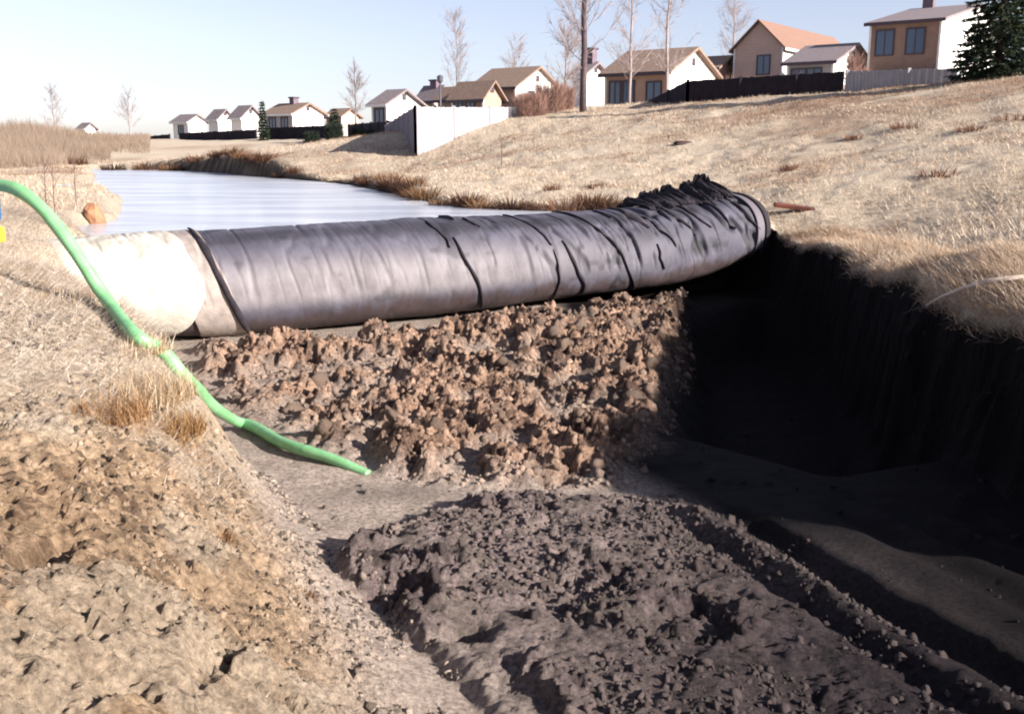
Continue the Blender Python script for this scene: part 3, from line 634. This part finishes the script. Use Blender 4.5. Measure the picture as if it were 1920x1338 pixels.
for k in range(50): lump(90+k, q[k, 0], q[k, 1], rng.uniform(.025, .05), 'lump of grey brown mud in the nearer churned field', 'lumps in the near mud field')

# ------------------------------------------------------------------ hose, pump
E = empty('discharge_hose', (*P(685, 885, 7.7)[:2], -1.4)); ox, oy, oz = E.location
tag(E, 'bright green ribbed hose curving down the left bank into the mud', 'hose')
hp = [P(-60,352,8.7), P(0,347,8.5), P(50,366,8.3), P(100,415,8.15), P(150,485,8.0), P(200,562,7.9), P(255,630,7.8)]
for i_, (px, py, y0) in ((4, (150,485,8.0)), (5, (200,562,7.9)), (6, (255,630,7.8))):
    for Yq in np.arange(y0, 5, -.04):
        p = P(px, py, Yq)
        if p[2] > H(p[0], p[1])[0]+.06: break
    hp[i_] = p
for (px, py) in [(305,677),(350,722),(395,762),(455,806),(540,850),(620,872),(690,888)]:
    x, y, z = place_px(px, py, 5, 12)
    yc = {305: 7.75, 350: 7.9, 395: 8.1}.get(px, 12)
    if y > yc:
        x, y, z = P(px, py, yc); z -= .05
    hp.append(np.array([x, y, z+.055-(.060 if px > 660 else 0)+.02*math.sin(px*.05)]))
hs = spline(hp, 520)
for _ in range(14): hs[1:-1] = (hs[:-2]+hs[1:-1]*2+hs[2:])/4
gzh = H(hs[:, 0], hs[:, 1]); hs[:460, 2] = np.maximum(hs[:460, 2], gzh[:460]+.055)
for _ in range(60): hs[1:-1, 2] = (hs[:-2, 2]+hs[1:-1, 2]*2+hs[2:, 2])/4
hs = hs-np.array([ox, oy, oz])
rad = .053+.002*np.sin(np.arange(520)*2.09)+.003*np.sin(np.arange(520)*.11); rad[:30] = .058; rad[455:] = np.linspace(.053, .040, 65)
hm = mat('green_hose_skin', (.13, .33, .14), .42, col2=(.20, .42, .21), scale=8, spec=.6)
mb = MB(); mb.tube(hs, rad, 16); mb.build('hose', hm, E, smooth=True)
mt = mat('steel_coupling', (.16, .15, .16), .4, var=.3)
mb = MB(); mb.tube(hs[:34], .074, 16); o = mb.build('coupling', mt, E, smooth=True)
pe = empty('pump', (-5.05, 8.6, .05)); px0 = -4.62
zg = float(H(-5.0, 8.6)[0]); pe.location = (-5.01, 8.6, zg)
tag(pe, 'blue pump on a yellow skid at the left edge, feeding the green hose', 'pump')
blue = mat('blue_paint', (.03, .12, .30), .4, var=.3); yel = mat('yellow_paint', (.75, .55, .04), .45, var=.2); bk = mat('black_rubber', (.02, .02, .025), .6)
MB().box(-.5, .475, -.25, .25, .34, .72).build('housing', blue, pe, bevel=.05)
MB().box(-.55, .46, -.28, .28, .16, .30).build('skid', yel, pe, bevel=.02)
MB().tube([(-.1, 0, .72), (-.1, 0, .86)], .12, 20).build('filler_neck', bk, pe, smooth=False)
for sx in (-.4, .36):
    for sy in (-.2, .2): MB().box(sx-.04, sx+.04, sy-.04, sy+.04, -.05, .16).build('foot', bk, pe)
MB().tube([(.40, -.27, .50), (.455, -.30, .32), (.53, -.34, .06), (.60, -.38, -.10)], [.018, .016, .014, .01], 10).build('prop_leg', bk, pe, smooth=True)

# brown rock by the white end, debris
rk = mat('rust_rock', (.34, .17, .09), .85, col2=(.20, .10, .06), scale=4, bump=.8, bscale=12)
def rock(name, base, sc, m, lab, cat, rot=0, seed=1):
    r = np.random.default_rng(seed); v = ico2_v*(1+.32*(r.random((len(ico2_v), 1))-.5)); v = np.sign(v)*np.abs(v)**.7*np.array(sc); v[:, 2] += sc[2]*.7
    o = big(name, v, ico2_f, m, smooth=False, loc=base); o.rotation_euler = (0, rot, .4); return tag(o, lab, cat)
x, y, z = place_px(188, 427, 14.4, 18); rock('rock', (x, y, z-.03), (.15, .22, .27), rk, 'rust brown leaning rock at the left end of the white liner', 'rock', -.35, 4)
x, y, z = place_px(1280, 270, 22, 34); rock('rock', (x, y, z-.05), (.30, .2, .09), mat('dark_rock', (.05, .03, .03), .9), 'low black rock lying alone on the pale hillside above the dam', 'rock', 0, 6)
x, y, z = place_px(1488, 398, 15, 24)
mb = MB(); mb.box(-.38, .38, -.11, .11, 0, .07); o = mb.build('plank', mat('red_wood', (.15, .045, .03), .8, var=.5), loc=(x, y, z+.05), bevel=.01); o.rotation_euler = (.1, .12, -.15)
tag(o, 'short dark red plank on the grass just right of the dam end', 'plank')
for (px, py, l, lab) in [(1760,330,.5,'dark reddish tuft in the grass above the bleached branch'),(1700,240,.6,'dark tuft below the middle of the pale board fence'),(1820,245,.5,'dark tuft on the hillside below the left edge of the spruce'),(1910,225,.9,'widest dark tuft, at the right edge below the spruce'),
    (1120,352,.3,'small dark tuft in the pale grass just above the dam, the right one of two'),(1035,356,.3,'small dark tuft in the pale grass just above the dam, the left one of two'),(1480,318,.3,'small dark tuft on the slope right above the dark red plank'),(1600,262,.35,'small dark tuft below the right end of the black hilltop fence')]:
    x, y, z = place_px(px, py, 14, 36); r = np.random.default_rng(px)
    o = tussock('grass_tuft', (x, y, z), .22+.1*l, 160, (.20, .11, .08), l*.7, .9, w=.03, sd=.7)
    tag(o, lab, 'tuft', 'dark tufts on the hillside')
# pale fallen stalk hanging from the right bank
mb = MB(); a = P(1740,572,9.6); b2 = P(1800,535,9.4); c2 = P(1880,512,9.2)
mb.tube([P(1735,573,9.6), P(1765,556,9.55), P(1805,540,9.4), P(1850,528,9.3), P(1920,520,9.1)], [.006, .014, .022, .03, .03], 6)
tag(mb.build('dead_branch', mat('bleached_wood', (.55, .45, .38), .8, var=.2), smooth=True), 'bleached bare branch sticking out of the right bank over the black shade', 'branch')

# ------------------------------------------------------------------ houses
MATS = dict(brown=mat('brown_siding', (.26, .175, .145), .8, var=.15, scale=2), tan=mat('tan_siding', (.42, .29, .23), .8, var=.12, scale=2), white=mat('white_siding', (.80, .78, .76), .7, var=.05, scale=2),
            pink=mat('pinkish_stucco', (.52, .38, .33), .8, var=.1, scale=1), grey=mat('grey_siding', (.34, .33, .36), .8, var=.12, scale=2),
            rgrey=mat('grey_shingles', (.23, .19, .20), .9, var=.3, scale=7, bump=.5, bscale=14), rred=mat('orange_shingles', (.22, .13, .10), .9, var=.25, scale=7, bump=.5, bscale=14),
            rbrown=mat('brown_shingles', (.26, .18, .14), .9, var=.3, scale=7, bump=.5, bscale=14), trim=mat('white_trim', (.7, .68, .66), .6), dark=mat('dark_trim', (.06, .045, .06), .6),
            glass=mat('window_glass', (.03, .06, .12), .12, spec=.8), brick=mat('chimney_brick', (.16, .12, .15), .85, var=.3, scale=10))
for k_ in ('brown', 'tan', 'white', 'pink', 'grey'):
    t = MATS[k_].node_tree; b = t.nodes['Principled BSDF']; tc = t.nodes.new('ShaderNodeTexCoord'); wv = t.nodes.new('ShaderNodeTexWave'); wv.wave_type = 'BANDS'; wv.bands_direction = 'Z'; wv.wave_profile = 'SAW'; wv.inputs['Scale'].default_value = 1.3
    t.links.new(tc.outputs['Object'], wv.inputs['Vector']); bp = t.nodes.new('ShaderNodeBump'); bp.inputs['Strength'].default_value = 1; bp.inputs['Distance'].default_value = .05; t.links.new(wv.outputs[0], bp.inputs['Height']); t.links.new(bp.outputs[0], b.inputs['Normal'])
def house(lab, xc, xl, xr, py, Y, rise_py, axis='x', yaw=37, front='brown', side='white', roof='rgrey', win=(), swin=(), chim=None, trim='dark', name='house'):
    ya = R(yaw); c = P(xc, py, Y); dl = np.array([-math.cos(ya), math.sin(ya)]); dg = np.array([math.sin(ya), math.cos(ya)])
    def ln(px, d):
        r = ray(px, py); k = r[0]/r[1]; return abs((c[0]-k*c[1])/(k*d[1]-d[0]))
    Lw, Lg = ln(xl, dl), ln(xr, dg)
    base = min(float(H(*(c[:2]+dl*Lw*.5))[0]), float(H(c[0], c[1])[0]))-.25; Hh = c[2]-base
    rise = rise_py/F*Y
    E = empty(name, (c[0], c[1], base), -ya); tag(E, lab, 'house')
    f = MB(); g = MB(); ot = MB()
    if axis == 'x':
        f.poly([(-Lw,0,0),(0,0,0),(0,0,Hh),(-Lw,0,Hh)]); g.poly([(0,0,0),(0,Lg,0),(0,Lg,Hh),(0,Lg/2,Hh+rise),(0,0,Hh)])
        ot.poly([(0,Lg,0),(-Lw,Lg,0),(-Lw,Lg,Hh),(0,Lg,Hh)]); ot.poly([(-Lw,Lg,0),(-Lw,0,0),(-Lw,0,Hh),(-Lw,Lg/2,Hh+rise),(-Lw,Lg,Hh)])
    else:
        f.poly([(-Lw,0,0),(0,0,0),(0,0,Hh),(-Lw/2,0,Hh+rise),(-Lw,0,Hh)]); g.poly([(0,0,0),(0,Lg,0),(0,Lg,Hh),(0,0,Hh)])
        ot.poly([(0,Lg,0),(-Lw,Lg,0),(-Lw,Lg,Hh),(-Lw/2,Lg,Hh+rise),(0,Lg,Hh)]); ot.poly([(-Lw,Lg,0),(-Lw,0,0),(-Lw,0,Hh),(-Lw,Lg,Hh)])
    f.build('front_wall', MATS[front], E); g.build('side_wall', MATS[side], E); ot.build('rear_wall', MATS[front], E)
    for sgn in (0, 1):
        r = MB(); th = .16; oh = .35; A, B = (Lg, Lw) if axis == 'x' else (Lw, Lg); sl = rise/(A/2)
        def pt(a, bb, z): return (-bb, a, z) if axis == 'x' else (-a, bb, z)
        a0 = -oh if sgn == 0 else A+oh; z0 = Hh-oh*sl
        q4 = [(a0, -oh, z0), (a0, B+oh, z0), (A/2, B+oh, Hh+rise), (A/2, -oh, Hh+rise)]
        top = [pt(a, bb, z+th+.02) for a, bb, z in q4]; bot = [pt(a, bb, z+.02) for a, bb, z in q4]
        r.poly(top); r.poly(bot[::-1])
        for k in range(4): r.poly([bot[k], bot[(k+1) % 4], top[(k+1) % 4], top[k]])
        r.build('roof_slope', MATS[roof], E)
        fa = MB(); q2 = [pt(a0, -oh-.01, z0-.04), pt(a0, B+oh+.01, z0-.04), pt(a0, B+oh+.01, z0+th), pt(a0, -oh-.01, z0+th)]; d_ = -.04 if sgn == 0 else .04
        q3 = [((p[0], p[1]+d_, p[2]) if axis == 'x' else (p[0]-d_, p[1], p[2])) for p in q2]
        fa.poly(q2); fa.poly(q3[::-1])
        for k in range(4): fa.poly([q2[k], q2[(k+1) % 4], q3[(k+1) % 4], q3[k]])
        fa.build('fascia', MATS[trim], E)
    for (k, w, zt, hh) in win:      # fraction along front wall from its left end, width, top below eave, height
        cx = -Lw*(1-k); z1 = Hh-zt; z0 = z1-hh; w_ = w/2
        fr = MB().box(cx-w_-.09, cx+w_+.09, -.07, -.003, z0-.09, z0).box(cx-w_-.09, cx+w_+.09, -.07, -.003, z1, z1+.09).box(cx-w_-.09, cx-w_, -.07, -.003, z0, z1).box(cx+w_, cx+w_+.09, -.07, -.003, z0, z1).box(cx-.03, cx+.03, -.06, -.003, z0, z1).build('window', MATS['dark'], E)
        MB().box(cx-w_, cx-.03, -.03, -.002, z0, z1).build('pane', MATS['glass'], fr); MB().box(cx+.03, cx+w_, -.03, -.002, z0, z1).build('pane', MATS['glass'], fr)
    for (k, w, zt, hh) in swin:
        cy = Lg*k; z1 = Hh-zt; z0 = z1-hh
        fr = MB().box(.003, .06, cy-w/2-.08, cy+w/2+.08, z0-.08, z1+.08).build('window', MATS['trim'], E); MB().box(.06, .075, cy-w/2, cy+w/2, z0, z1).build('pane', MATS['glass'], fr)
    if axis == 'x' and rise > .8: MB().box(.004, .05, Lg/2-.2, Lg/2+.2, Hh+rise*.35, Hh+rise*.35+.45).build('gable_vent', MATS['dark'], E)
    for sx_ in (-Lw, 0): MB().box(sx_-.07, sx_+.07, -.035, .10, 0, Hh-.02).build('corner_trim', MATS['trim'], E)
    if chim:
        k, w, top = chim; ch = MB().box(-Lw*(1-k)-w/2, -Lw*(1-k)+w/2, Lg/2-w/2, Lg/2+w/2, Hh, Hh+rise+top).build('chimney', MATS['brick'], E, bevel=.02)
        MB().box(-Lw*(1-k)-w/2-.08, -Lw*(1-k)+w/2+.08, Lg/2-w/2-.08, Lg/2+w/2+.08, Hh+rise+top, Hh+rise+top+.12).build('chimney_cap', MATS['dark'], ch)
    return E, Lw, Lg, Hh, rise
h1 = house('two-storey brown house with grey roof beside the dark spruce', 1765, 1634, 1890, 38, 66, 52, front='brown', side='white', win=((.22,1.05,.45,1.5),(.66,1.05,.45,1.5),(.3,1.3,3.6,1.3),(.75,1.3,3.6,1.3)), chim=(.22,.75,1.9))
E1, Lw, Lg, Hh, rs = h1
MB().box(-Lw-.05, .05, -1.1, -.05, Hh-3.25, Hh-3.1).build('porch_roof', MATS['dark'], E1)
house('house with orange shingle roof and pinkish gable end', 1468, 1378, 1602, 86, 82, 44, axis='y', front='pink', side='white', roof='rred', win=((.62,1.0,.7,1.4),), trim='trim')
house('low house with pale grey roof and white gable, in front of the orange roof', 1562, 1478, 1634, 116, 66, 36, front='grey', side='white', win=((.25,.9,.4,.9),(.6,.9,.4,.9)), trim='dark')
house('tan house with brown roof and wide white gable above the black fence', 1254, 1136, 1342, 134, 60, 44, front='tan', side='white', roof='rbrown', win=((.16,.7,.5,1.4),(.38,.7,.5,1.4),(.78,.9,.6,1.2)))
house('narrow white house end glimpsed right of the tall bare trunk', 1092, 1075, 1140, 142, 70, 22, front='white', side='white', roof='rgrey', chim=(.5,.6,1.0), trim='trim')
house('house with broad white gable behind the reddish shrubs', 965, 885, 1048, 163, 76, 36, front='tan', side='white', roof='rbrown', swin=((.35,.8,.2,1.0),))
house('brown roofed house between the lamp post and the white gable', 905, 848, 940, 182, 72, 26, front='brown', side='tan', roof='rbrown', win=((.2,.7,.3,.8),(.6,.7,.3,.8)))
house('small reddish roofed house left of the lamp post', 812, 784, 845, 186, 84, 22, front='tan', side='pink', roof='rgrey', chim=(.6,.7,.5))
house('pale house with white gable right behind the short white fence', 724, 698, 790, 195, 74, 24, front='grey', side='white', roof='rgrey', win=((.5,.8,.4,1.0),), trim='trim')
house('small white gabled house between two dark conifers', 548, 498, 606, 213, 92, 17, front='grey', side='white', roof='rbrown', win=((.25,.8,.4,1.0),(.7,.8,.4,1.0)), trim='trim', chim=(.5,.6,.6))
house('far white house just left of the thin dark conifer', 452, 434, 488, 219, 104, 18, front='white', side='white', roof='rgrey', trim='trim')
house('farthest white house with flat grey roof near the black fence end', 352, 325, 386, 228, 116, 11, front='white', side='white', roof='rgrey', trim='trim', win=((.5,.9,.5,.9),))

house('brown roofed house tucked between the tan house and the orange roofed house', 1345, 1300, 1388, 128, 84, 22, front='brown', side='tan', roof='rbrown')
house('long brown house filling the gap left of the broad white gable', 945, 905, 975, 170, 88, 20, front='brown', side='pink', roof='rbrown', win=((.3,.8,.3,.9),(.7,.8,.3,.9)))
house('tan house mostly hidden behind the white fence top', 862, 822, 890, 184, 80, 18, front='tan', side='tan', roof='rbrown')
house('far white house between the thin conifer and the farthest flat roof', 408, 392, 436, 222, 110, 14, front='white', side='white', roof='rgrey', trim='trim')
house('tiny pale house far left above the brush', 160, 148, 178, 240, 125, 7, front='grey', side='white', roof='rgrey', trim='trim')
house('brown house far behind the short dark conifer', 640, 612, 672, 218, 108, 12, front='brown', side='pink', roof='rbrown')

# ------------------------------------------------------------------ fences
wf = mat('white_boards', (.33, .315, .34), .75, var=.12, scale=3); df = mat('black_boards', (.018, .013, .022), .85, var=.4, scale=3); gf = mat('shaded_boards', (.26, .23, .27), .8, var=.2, scale=3)  # grey copy of the white boards carries the turned wing's shade in its colour
def fence(lab, a, b2, ha, hb_, m, bw=.14, post=2.4, name='fence'):
    """a, b2: world points (x, y, top z); boards run down into the ground"""
    a = np.array(a, float); b2 = np.array(b2, float); d = b2-a; L = np.hypot(d[0], d[1]); e = d/L; n_ = np.array([-e[1], e[0], 0])
    E = empty(name, (a[0], a[1], float(H(a[0], a[1])[0]))); tag(E, lab, 'fence'); o_ = np.array(E.location)
    mb = MB(); k = int(L/bw)
    for i in range(k):
        s = i*bw; p = a+e*s-o_; top = p[2]+rng.uniform(-.02, .02); g = float(H(*(a+e*s)[:2])[0])-o_[2]-.15
        if top-g < .05: continue
        q = p+e*(bw-.012); t_ = n_*(.02+.012*(i % 2))
        b0 = [p-t_, q-t_, q+t_, p+t_]; n0 = len(mb.v)
        mb.v += [(c[0], c[1], g) for c in b0]+[(c[0], c[1], top+.0) for c in b0]
        mb.f += [[n0+j for j in f] for f in ((0,1,5,4),(1,2,6,5),(2,3,7,6),(3,0,4,7),(4,5,6,7))]
    o = mb.build('boards', m, E); o['kind'] = 'stuff'
    for i in range(int(L/post)+1):
        p = a+e*min(i*post, L)-o_; g = float(H(*(a+e*i*post)[:2])[0])-o_[2]-.1
        if p[2]-g > .1: MB().box(p[0]-.06, p[0]+.06, p[1]-.06, p[1]+.06, g, p[2]+.06).build('post', m, E)
    return E
def FP(px, py, Y): return P(px, py, Y)
fence('short white board fence whose base sinks into the rising meadow', FP(778,201,41), FP(985,201,47), 0, 0, wf)
fence('grey shaded board fence turning the corner left of the white fence', FP(778,201,41), FP(722,236,57), 0, 0, gf)
fence('black board fence running left from the shaded corner fence', FP(745,226,56), FP(652,234,70), 0, 0, df)
fence('black board fence below the small white gabled house', FP(622,235,78), FP(498,240,84), 0, 0, df)
fence('far black board fence near the pond head', FP(480,243,88), FP(335,250,98), 0, 0, df)
fence('farthest short black fence piece at the left', FP(318,252,104), FP(276,256,110), 0, 0, df)
fence('long black board fence along the hilltop below the houses', FP(1290,152,45), FP(1586,134,41.5), 0, 0, df)
fence('descending black fence end below the white gable', FP(1290,152,45), FP(1215,190,50), 0, 0, df)
fence('pale board fence between the black fence and the spruce', FP(1590,134,41.5), FP(1797,128,39), 0, 0, wf)

# ------------------------------------------------------------------ trees
bark = mat('grey_bark', (.10, .07, .075), .9, var=.4, scale=6); twg = mat('bare_twigs', (.30, .245, .24), .9, var=.2); rtw = mat('reddish_twigs', (.27, .155, .125), .9, var=.3)
def twigs(v, f, p, d, l, w, side):
    n0 = len(v); s = np.cross(d, [0, 1, 0]); s = s/(np.linalg.norm(s)+1e-9) if side is None else side
    v += [tuple(p-s*w), tuple(p+s*w), tuple(p+d*l)]; f.append([n0, n0+1, n0+2])
def bare_tree(lab, px, py, Y, h, r0, spread, nb_=46, tw=9, seed=0, m=None, mb_=None, name='bare_tree', low=.15, up=.75):
    rg = np.random.default_rng(seed); b = P(px, py, Y); z = float(H(b[0], b[1])[0]); E = empty(name, (b[0], b[1], z)); tag(E, lab, 'tree')
    tk = MB(); pts = [np.array([.12*rg.normal()*k*h/12, .1*rg.normal()*k, h*k]) for k in np.linspace(0, 1, 9)]; pts[0] = np.array([0, 0, -.2]); rad = [r0*(1-k)**.8+.015 for k in np.linspace(0, 1, 9)]
    tk.tube(pts, rad, 8); tk.build('trunk', m or (bark if r0 > .1 else twg), E, smooth=True)
    br = MB(); tv = []; tf_ = []
    for k in range(nb_):
        t_ = low+(1-low)*rg.random()**.9; i = min(int(t_*8), 7); p = pts[i]+(pts[i+1]-pts[i])*(t_*8-i)
        a = rg.random()*6.28; L = spread*(1.15-t_)*rg.uniform(.6, 1.2)+.4; el = up+rg.normal(0, .15)
        d = np.array([math.cos(a)*math.cos(el), math.sin(a)*math.cos(el), math.sin(el)]); q = p+d*L*.5; d2 = d+np.array([0, 0, .45]); d2 /= np.linalg.norm(d2); e_ = q+d2*L*.6
        rr = r0*.10*(1-t_)+.005; br.tube([p, q, e_], [rr, rr*.6, .004], 4, cap=False)
        for j in range(tw):
            s = rg.random(); pp_ = p+(q-p)*s*2 if s < .5 else q+(e_-q)*(s-.5)*2
            dd = d+rg.normal(0, .5, 3)+np.array([0, 0, .5]); dd /= np.linalg.norm(dd); l = rg.uniform(.3, 1.0)*(.4+.08*h)
            twigs(tv, tf_, pp_, dd, l, .009, None)
            for _ in range(5):
                s2 = rg.random(); d3 = dd+rg.normal(0, .5, 3); d3 /= np.linalg.norm(d3); twigs(tv, tf_, pp_+dd*l*s2, d3, l*.5, .006, None)
    br.build('branches', mb_ or twg, E)['kind'] = 'stuff'
    o = MB(); o.v = tv; o.f = tf_; o = o.build('crown', mb_ or twg, E); o['kind'] = 'stuff'
    return E
bare_tree('tallest bare tree with a dark trunk rising out of frame left of the tan house', 1093, 205, 45.5, 11, .15, 1.9, 60, 9, 1)
bare_tree('bare tree with a thin trunk behind the left end of the tan house', 1180, 195, 57, 8.2, .075, 1.6, 40, 9, 2)
bare_tree('bare tree in front of the tan house wall, beside its white gable', 1249, 195, 52, 8.0, .07, 1.5, 40, 9, 3)
bare_tree('faint bare tree standing behind the brown roofed house', 858, 190, 90, 9.5, .07, 2.2, 40, 10, 4, low=.3)
bare_tree('small bare tree above the broad white gable', 966, 180, 92, 7.4, .06, 1.8, 34, 10, 5, low=.3)
bare_tree('faint bare tree behind the orange roofed house at its left', 1372, 150, 100, 13, .09, 2.6, 46, 10, 6, low=.3)
bare_tree('low bare tree left of the narrow white house end', 1060, 205, 60, 4.6, .07, 1.5, 40, 12, 7, mb_=twg, low=.1)
bare_tree('faint bare tree at the gap right of the small white gabled house', 668, 240, 95, 6.0, .09, 1.8, 36, 12, 8, low=.2)
bare_tree('bare willow above the left brush, right one', 245, 262, 100, 4.6, .07, 1.8, 30, 9, 9, mb_=twg, low=.2)
bare_tree('bare willow above the left brush, left one', 105, 262, 100, 4.8, .08, 1.9, 34, 9, 10, mb_=twg, low=.2)
bare_tree('young bare tree beside the spruce in front of the brown house', 1790, 150, 52, 5, .06, 1.2, 20, 8, 12) if 0 else None
# shrubs: upright fans of twigs
def shrub(lab, px, py, Y, h, w, n_, m, seed, cat='shrub', grp=None, dense=1.0):
    rg = np.random.default_rng(seed); b = P(px, py, Y); z = float(H(b[0], b[1])[0]); N = int(n_)
    a = rg.random(N)*6.28; rad = np.sqrt(rg.random(N))*w; p = np.stack([np.cos(a)*rad*.5, np.sin(a)*rad*.5, rg.random(N)**1.4*h*.65], 1)
    d = np.stack([np.cos(a)*.45, np.sin(a)*.45, np.ones(N)], 1)+rg.normal(0, .38, (N, 3)); d /= np.linalg.norm(d, axis=1)[:, None]
    l = rg.uniform(.2, .5, N)*h; s = np.stack([np.ones(N), rg.normal(0, .3, N), np.zeros(N)], 1)*.011*dense*Y/45
    v = np.stack([p-s, p+s, p+d*l[:, None]], 1).reshape(-1, 3); f = np.arange(3*N).reshape(-1, 3)
    o = big('shrub', v, f, m, smooth=False, loc=(b[0], b[1], z-.05)); return tag(o, lab, cat, grp)
for k, (px, Y, h, w) in enumerate([(1000,46,1.3,1.2),(1030,47,1.6,1.3),(1056,48,1.3,.9),(985,50,1.2,1.2)]):
    shrub(['reddish bare shrub at the right end of the white fence, second from left','widest reddish bare shrub beyond the white fence end','reddish bare shrub nearest the tallest dark trunk','leftmost reddish shrub, just over the top of the white fence'][k], px, 205, Y, h, w, 1500, rtw, 30+k, grp='reddish shrubs behind the white fence end')
for k, (px, Y, h, w) in enumerate([(1600,42.5,1.7,.5),(1615,41.6,1.1,.6),(1350,60,1.6,1.6),(1375,62,1.9,1.8)]):
    shrub(['slim orange brown shrub at the joint of the black and pale fences','low orange brown shrub against the pale fence','reddish shrub behind the black fence, nearer the tan house','reddish shrub behind the black fence, nearer the orange roof'][k], px, 165, Y, h, w, 900, rtw, 40+k)
dks = mat('evergreen', (.022, .035, .025), .9, var=.5, scale=4)
for k, (px, py, Y, h, w, lab) in enumerate([(627,250,72,1.5,.9,'round dark shrub right of the small white gabled house'),(585,254,72,1.0,.9,'dark shrub in front of the black fence below the white gable'),(672,250,66,1.1,.6,'dark shrub at the left end of the black corner fence'),(690,252,62,.9,.9,'small dark shrub in front of the black corner fence')]):
    shrub(lab, px, py, Y, h, w, 1600, dks, 50+k, dense=2.2)
# left brush thicket: one mass
N = 40000; yy = rng.uniform(44, 120, N); xx = -yy*rng.uniform(.36, .62, N); kp_ = (xx/yy < -.40-.0*yy) | (yy > 70); kp_ &= sdist(xx, yy, POND) < -1.0
kp_ &= ~((yy < 62) & (xx > -yy*.43)); xx, yy = xx[kp_], yy[kp_]; N = len(xx)
hh = (.35+.65*sstep(.37, .50, -xx/yy))*(1.3+1.3*vn(xx*.35, yy*.35)+.8*(rng.random(N) < .06))*rng.uniform(.35, 1, N)*(.55+yy/220)
zz = H(xx, yy); s0 = rng.random(N)*.5*hh; d = rng.normal(0, .3, (N, 3)); d[:, 2] = 1; p = np.stack([xx, yy, zz+s0], 1); wv = .00034*yy
v = np.stack([p-np.stack([wv, wv*0, wv*0], 1), p+np.stack([wv, wv*0, wv*0], 1), p+d*(hh-s0)[:, None]], 1).reshape(-1, 3)
cb = np.array([.36, .275, .21])[None]*(1+.35*(rng.random((N, 1))-.5)+.3*fbm(xx*.15, yy*.15, 3)[:, None])
big('brush_thicket', v, np.arange(3*N).reshape(-1, 3), bm_, smooth=False, tint=np.repeat(cb, 3, 0))['kind'] = 'stuff'
# conifers
def conifer(lab, px, py, Y, h, r, n_, seed, leaf=.16, tiers=26):
    rg = np.random.default_rng(seed); b = P(px, py, Y); z = float(H(b[0], b[1])[0]); E = empty('spruce', (b[0], b[1], z)); tag(E, lab, 'tree')
    MB().tube([(0,0,-.2),(0,0,h*.5),(0,0,h*.98)], [r*.09, r*.06, .01], 8).build('trunk', bark, E, smooth=True)
    bb = MB(); v = []; 
    for k in range(tiers):
        t_ = .03+.95*k/tiers; rr = r*(1-t_)**.85+.06; nb2 = max(5, int(17*(1-t_)+5))
        for j in range(nb2):
            a = j/nb2*6.283+rg.random()*.6+k*.7; L = rr*rg.uniform(.72, 1.15); z0 = h*t_+rg.normal(0, .04)*h/6; dz = -.25*L+.0
            e_ = np.array([math.cos(a)*L, math.sin(a)*L, z0+dz]); c0 = np.array([0, 0, z0]); bb.tube([c0, (c0+e_)/2+np.array([0, 0, -.02]), e_+np.array([0, 0, .1*L])], [.02, .014, .004], 4, cap=False)
            m = int(n_*L/r)+4
            s = rg.random(m)**.6; q = c0+(e_-c0)*s[:, None]; q[:, 2] += .1*L*s**2
            dd = np.stack([np.cos(a+rg.normal(0, .9, m)), np.sin(a+rg.normal(0, .9, m)), rg.normal(-.35, .45, m)], 1); l = leaf*rg.uniform(.6, 1.3, m)
            sd2 = rg.normal(0, 1, (m, 3)); sd2 /= np.linalg.norm(sd2, axis=1)[:, None]
            v.append(np.stack([q-sd2*leaf*.28, q+sd2*leaf*.28, q+dd*l[:, None]], 1).reshape(-1, 3))
    bb.build('branches', bark, E)['kind'] = 'stuff'; v = np.concatenate(v); N = len(v)//3
    ct = np.array([.020, .032, .020])[None]*(1+1.0*(rg.random((N, 1))-.3)); ct = np.where(rg.random((N, 1)) < .10, np.array([[.07, .075, .03]]), ct)
    o = big('crown', v, np.arange(len(v)).reshape(-1, 3), bm_, E, smooth=False, tint=np.repeat(ct, 3, 0)); o['kind'] = 'stuff'
conifer('big dark spruce at the right edge in front of the brown house', 1866, 163, 36.5, 6.3, 1.55, 60, 1, leaf=.17, tiers=30)
conifer('thin dark conifer beside the small white gabled house', 494, 250, 82, 3.3, .42, 14, 2, leaf=.2, tiers=14)
conifer('short dark conifer right of the small white gabled house', 628, 244, 73, 2.5, .55, 14, 3, leaf=.2, tiers=12)
# lamp post
b = P(826, 200, 60); z = float(H(b[0], b[1])[0]); top = P(826, 156, 60)[2]-z
E = empty('lamp_post', (b[0], b[1], z)); tag(E, 'slender lamp post rising behind the white fence', 'lamp post')
lm = mat('lamp_metal', (.08, .08, .1), .5); MB().tube([(0,0,-.1),(0,0,top)], [.06, .045], 8).build('pole', lm, E, smooth=True)
MB().tube([(0,0,top),(0,0,top+.12),(0,0,top+.38),(0,0,top+.46)], [.09, .17, .20, .05], 10).build('lantern', lm, E)
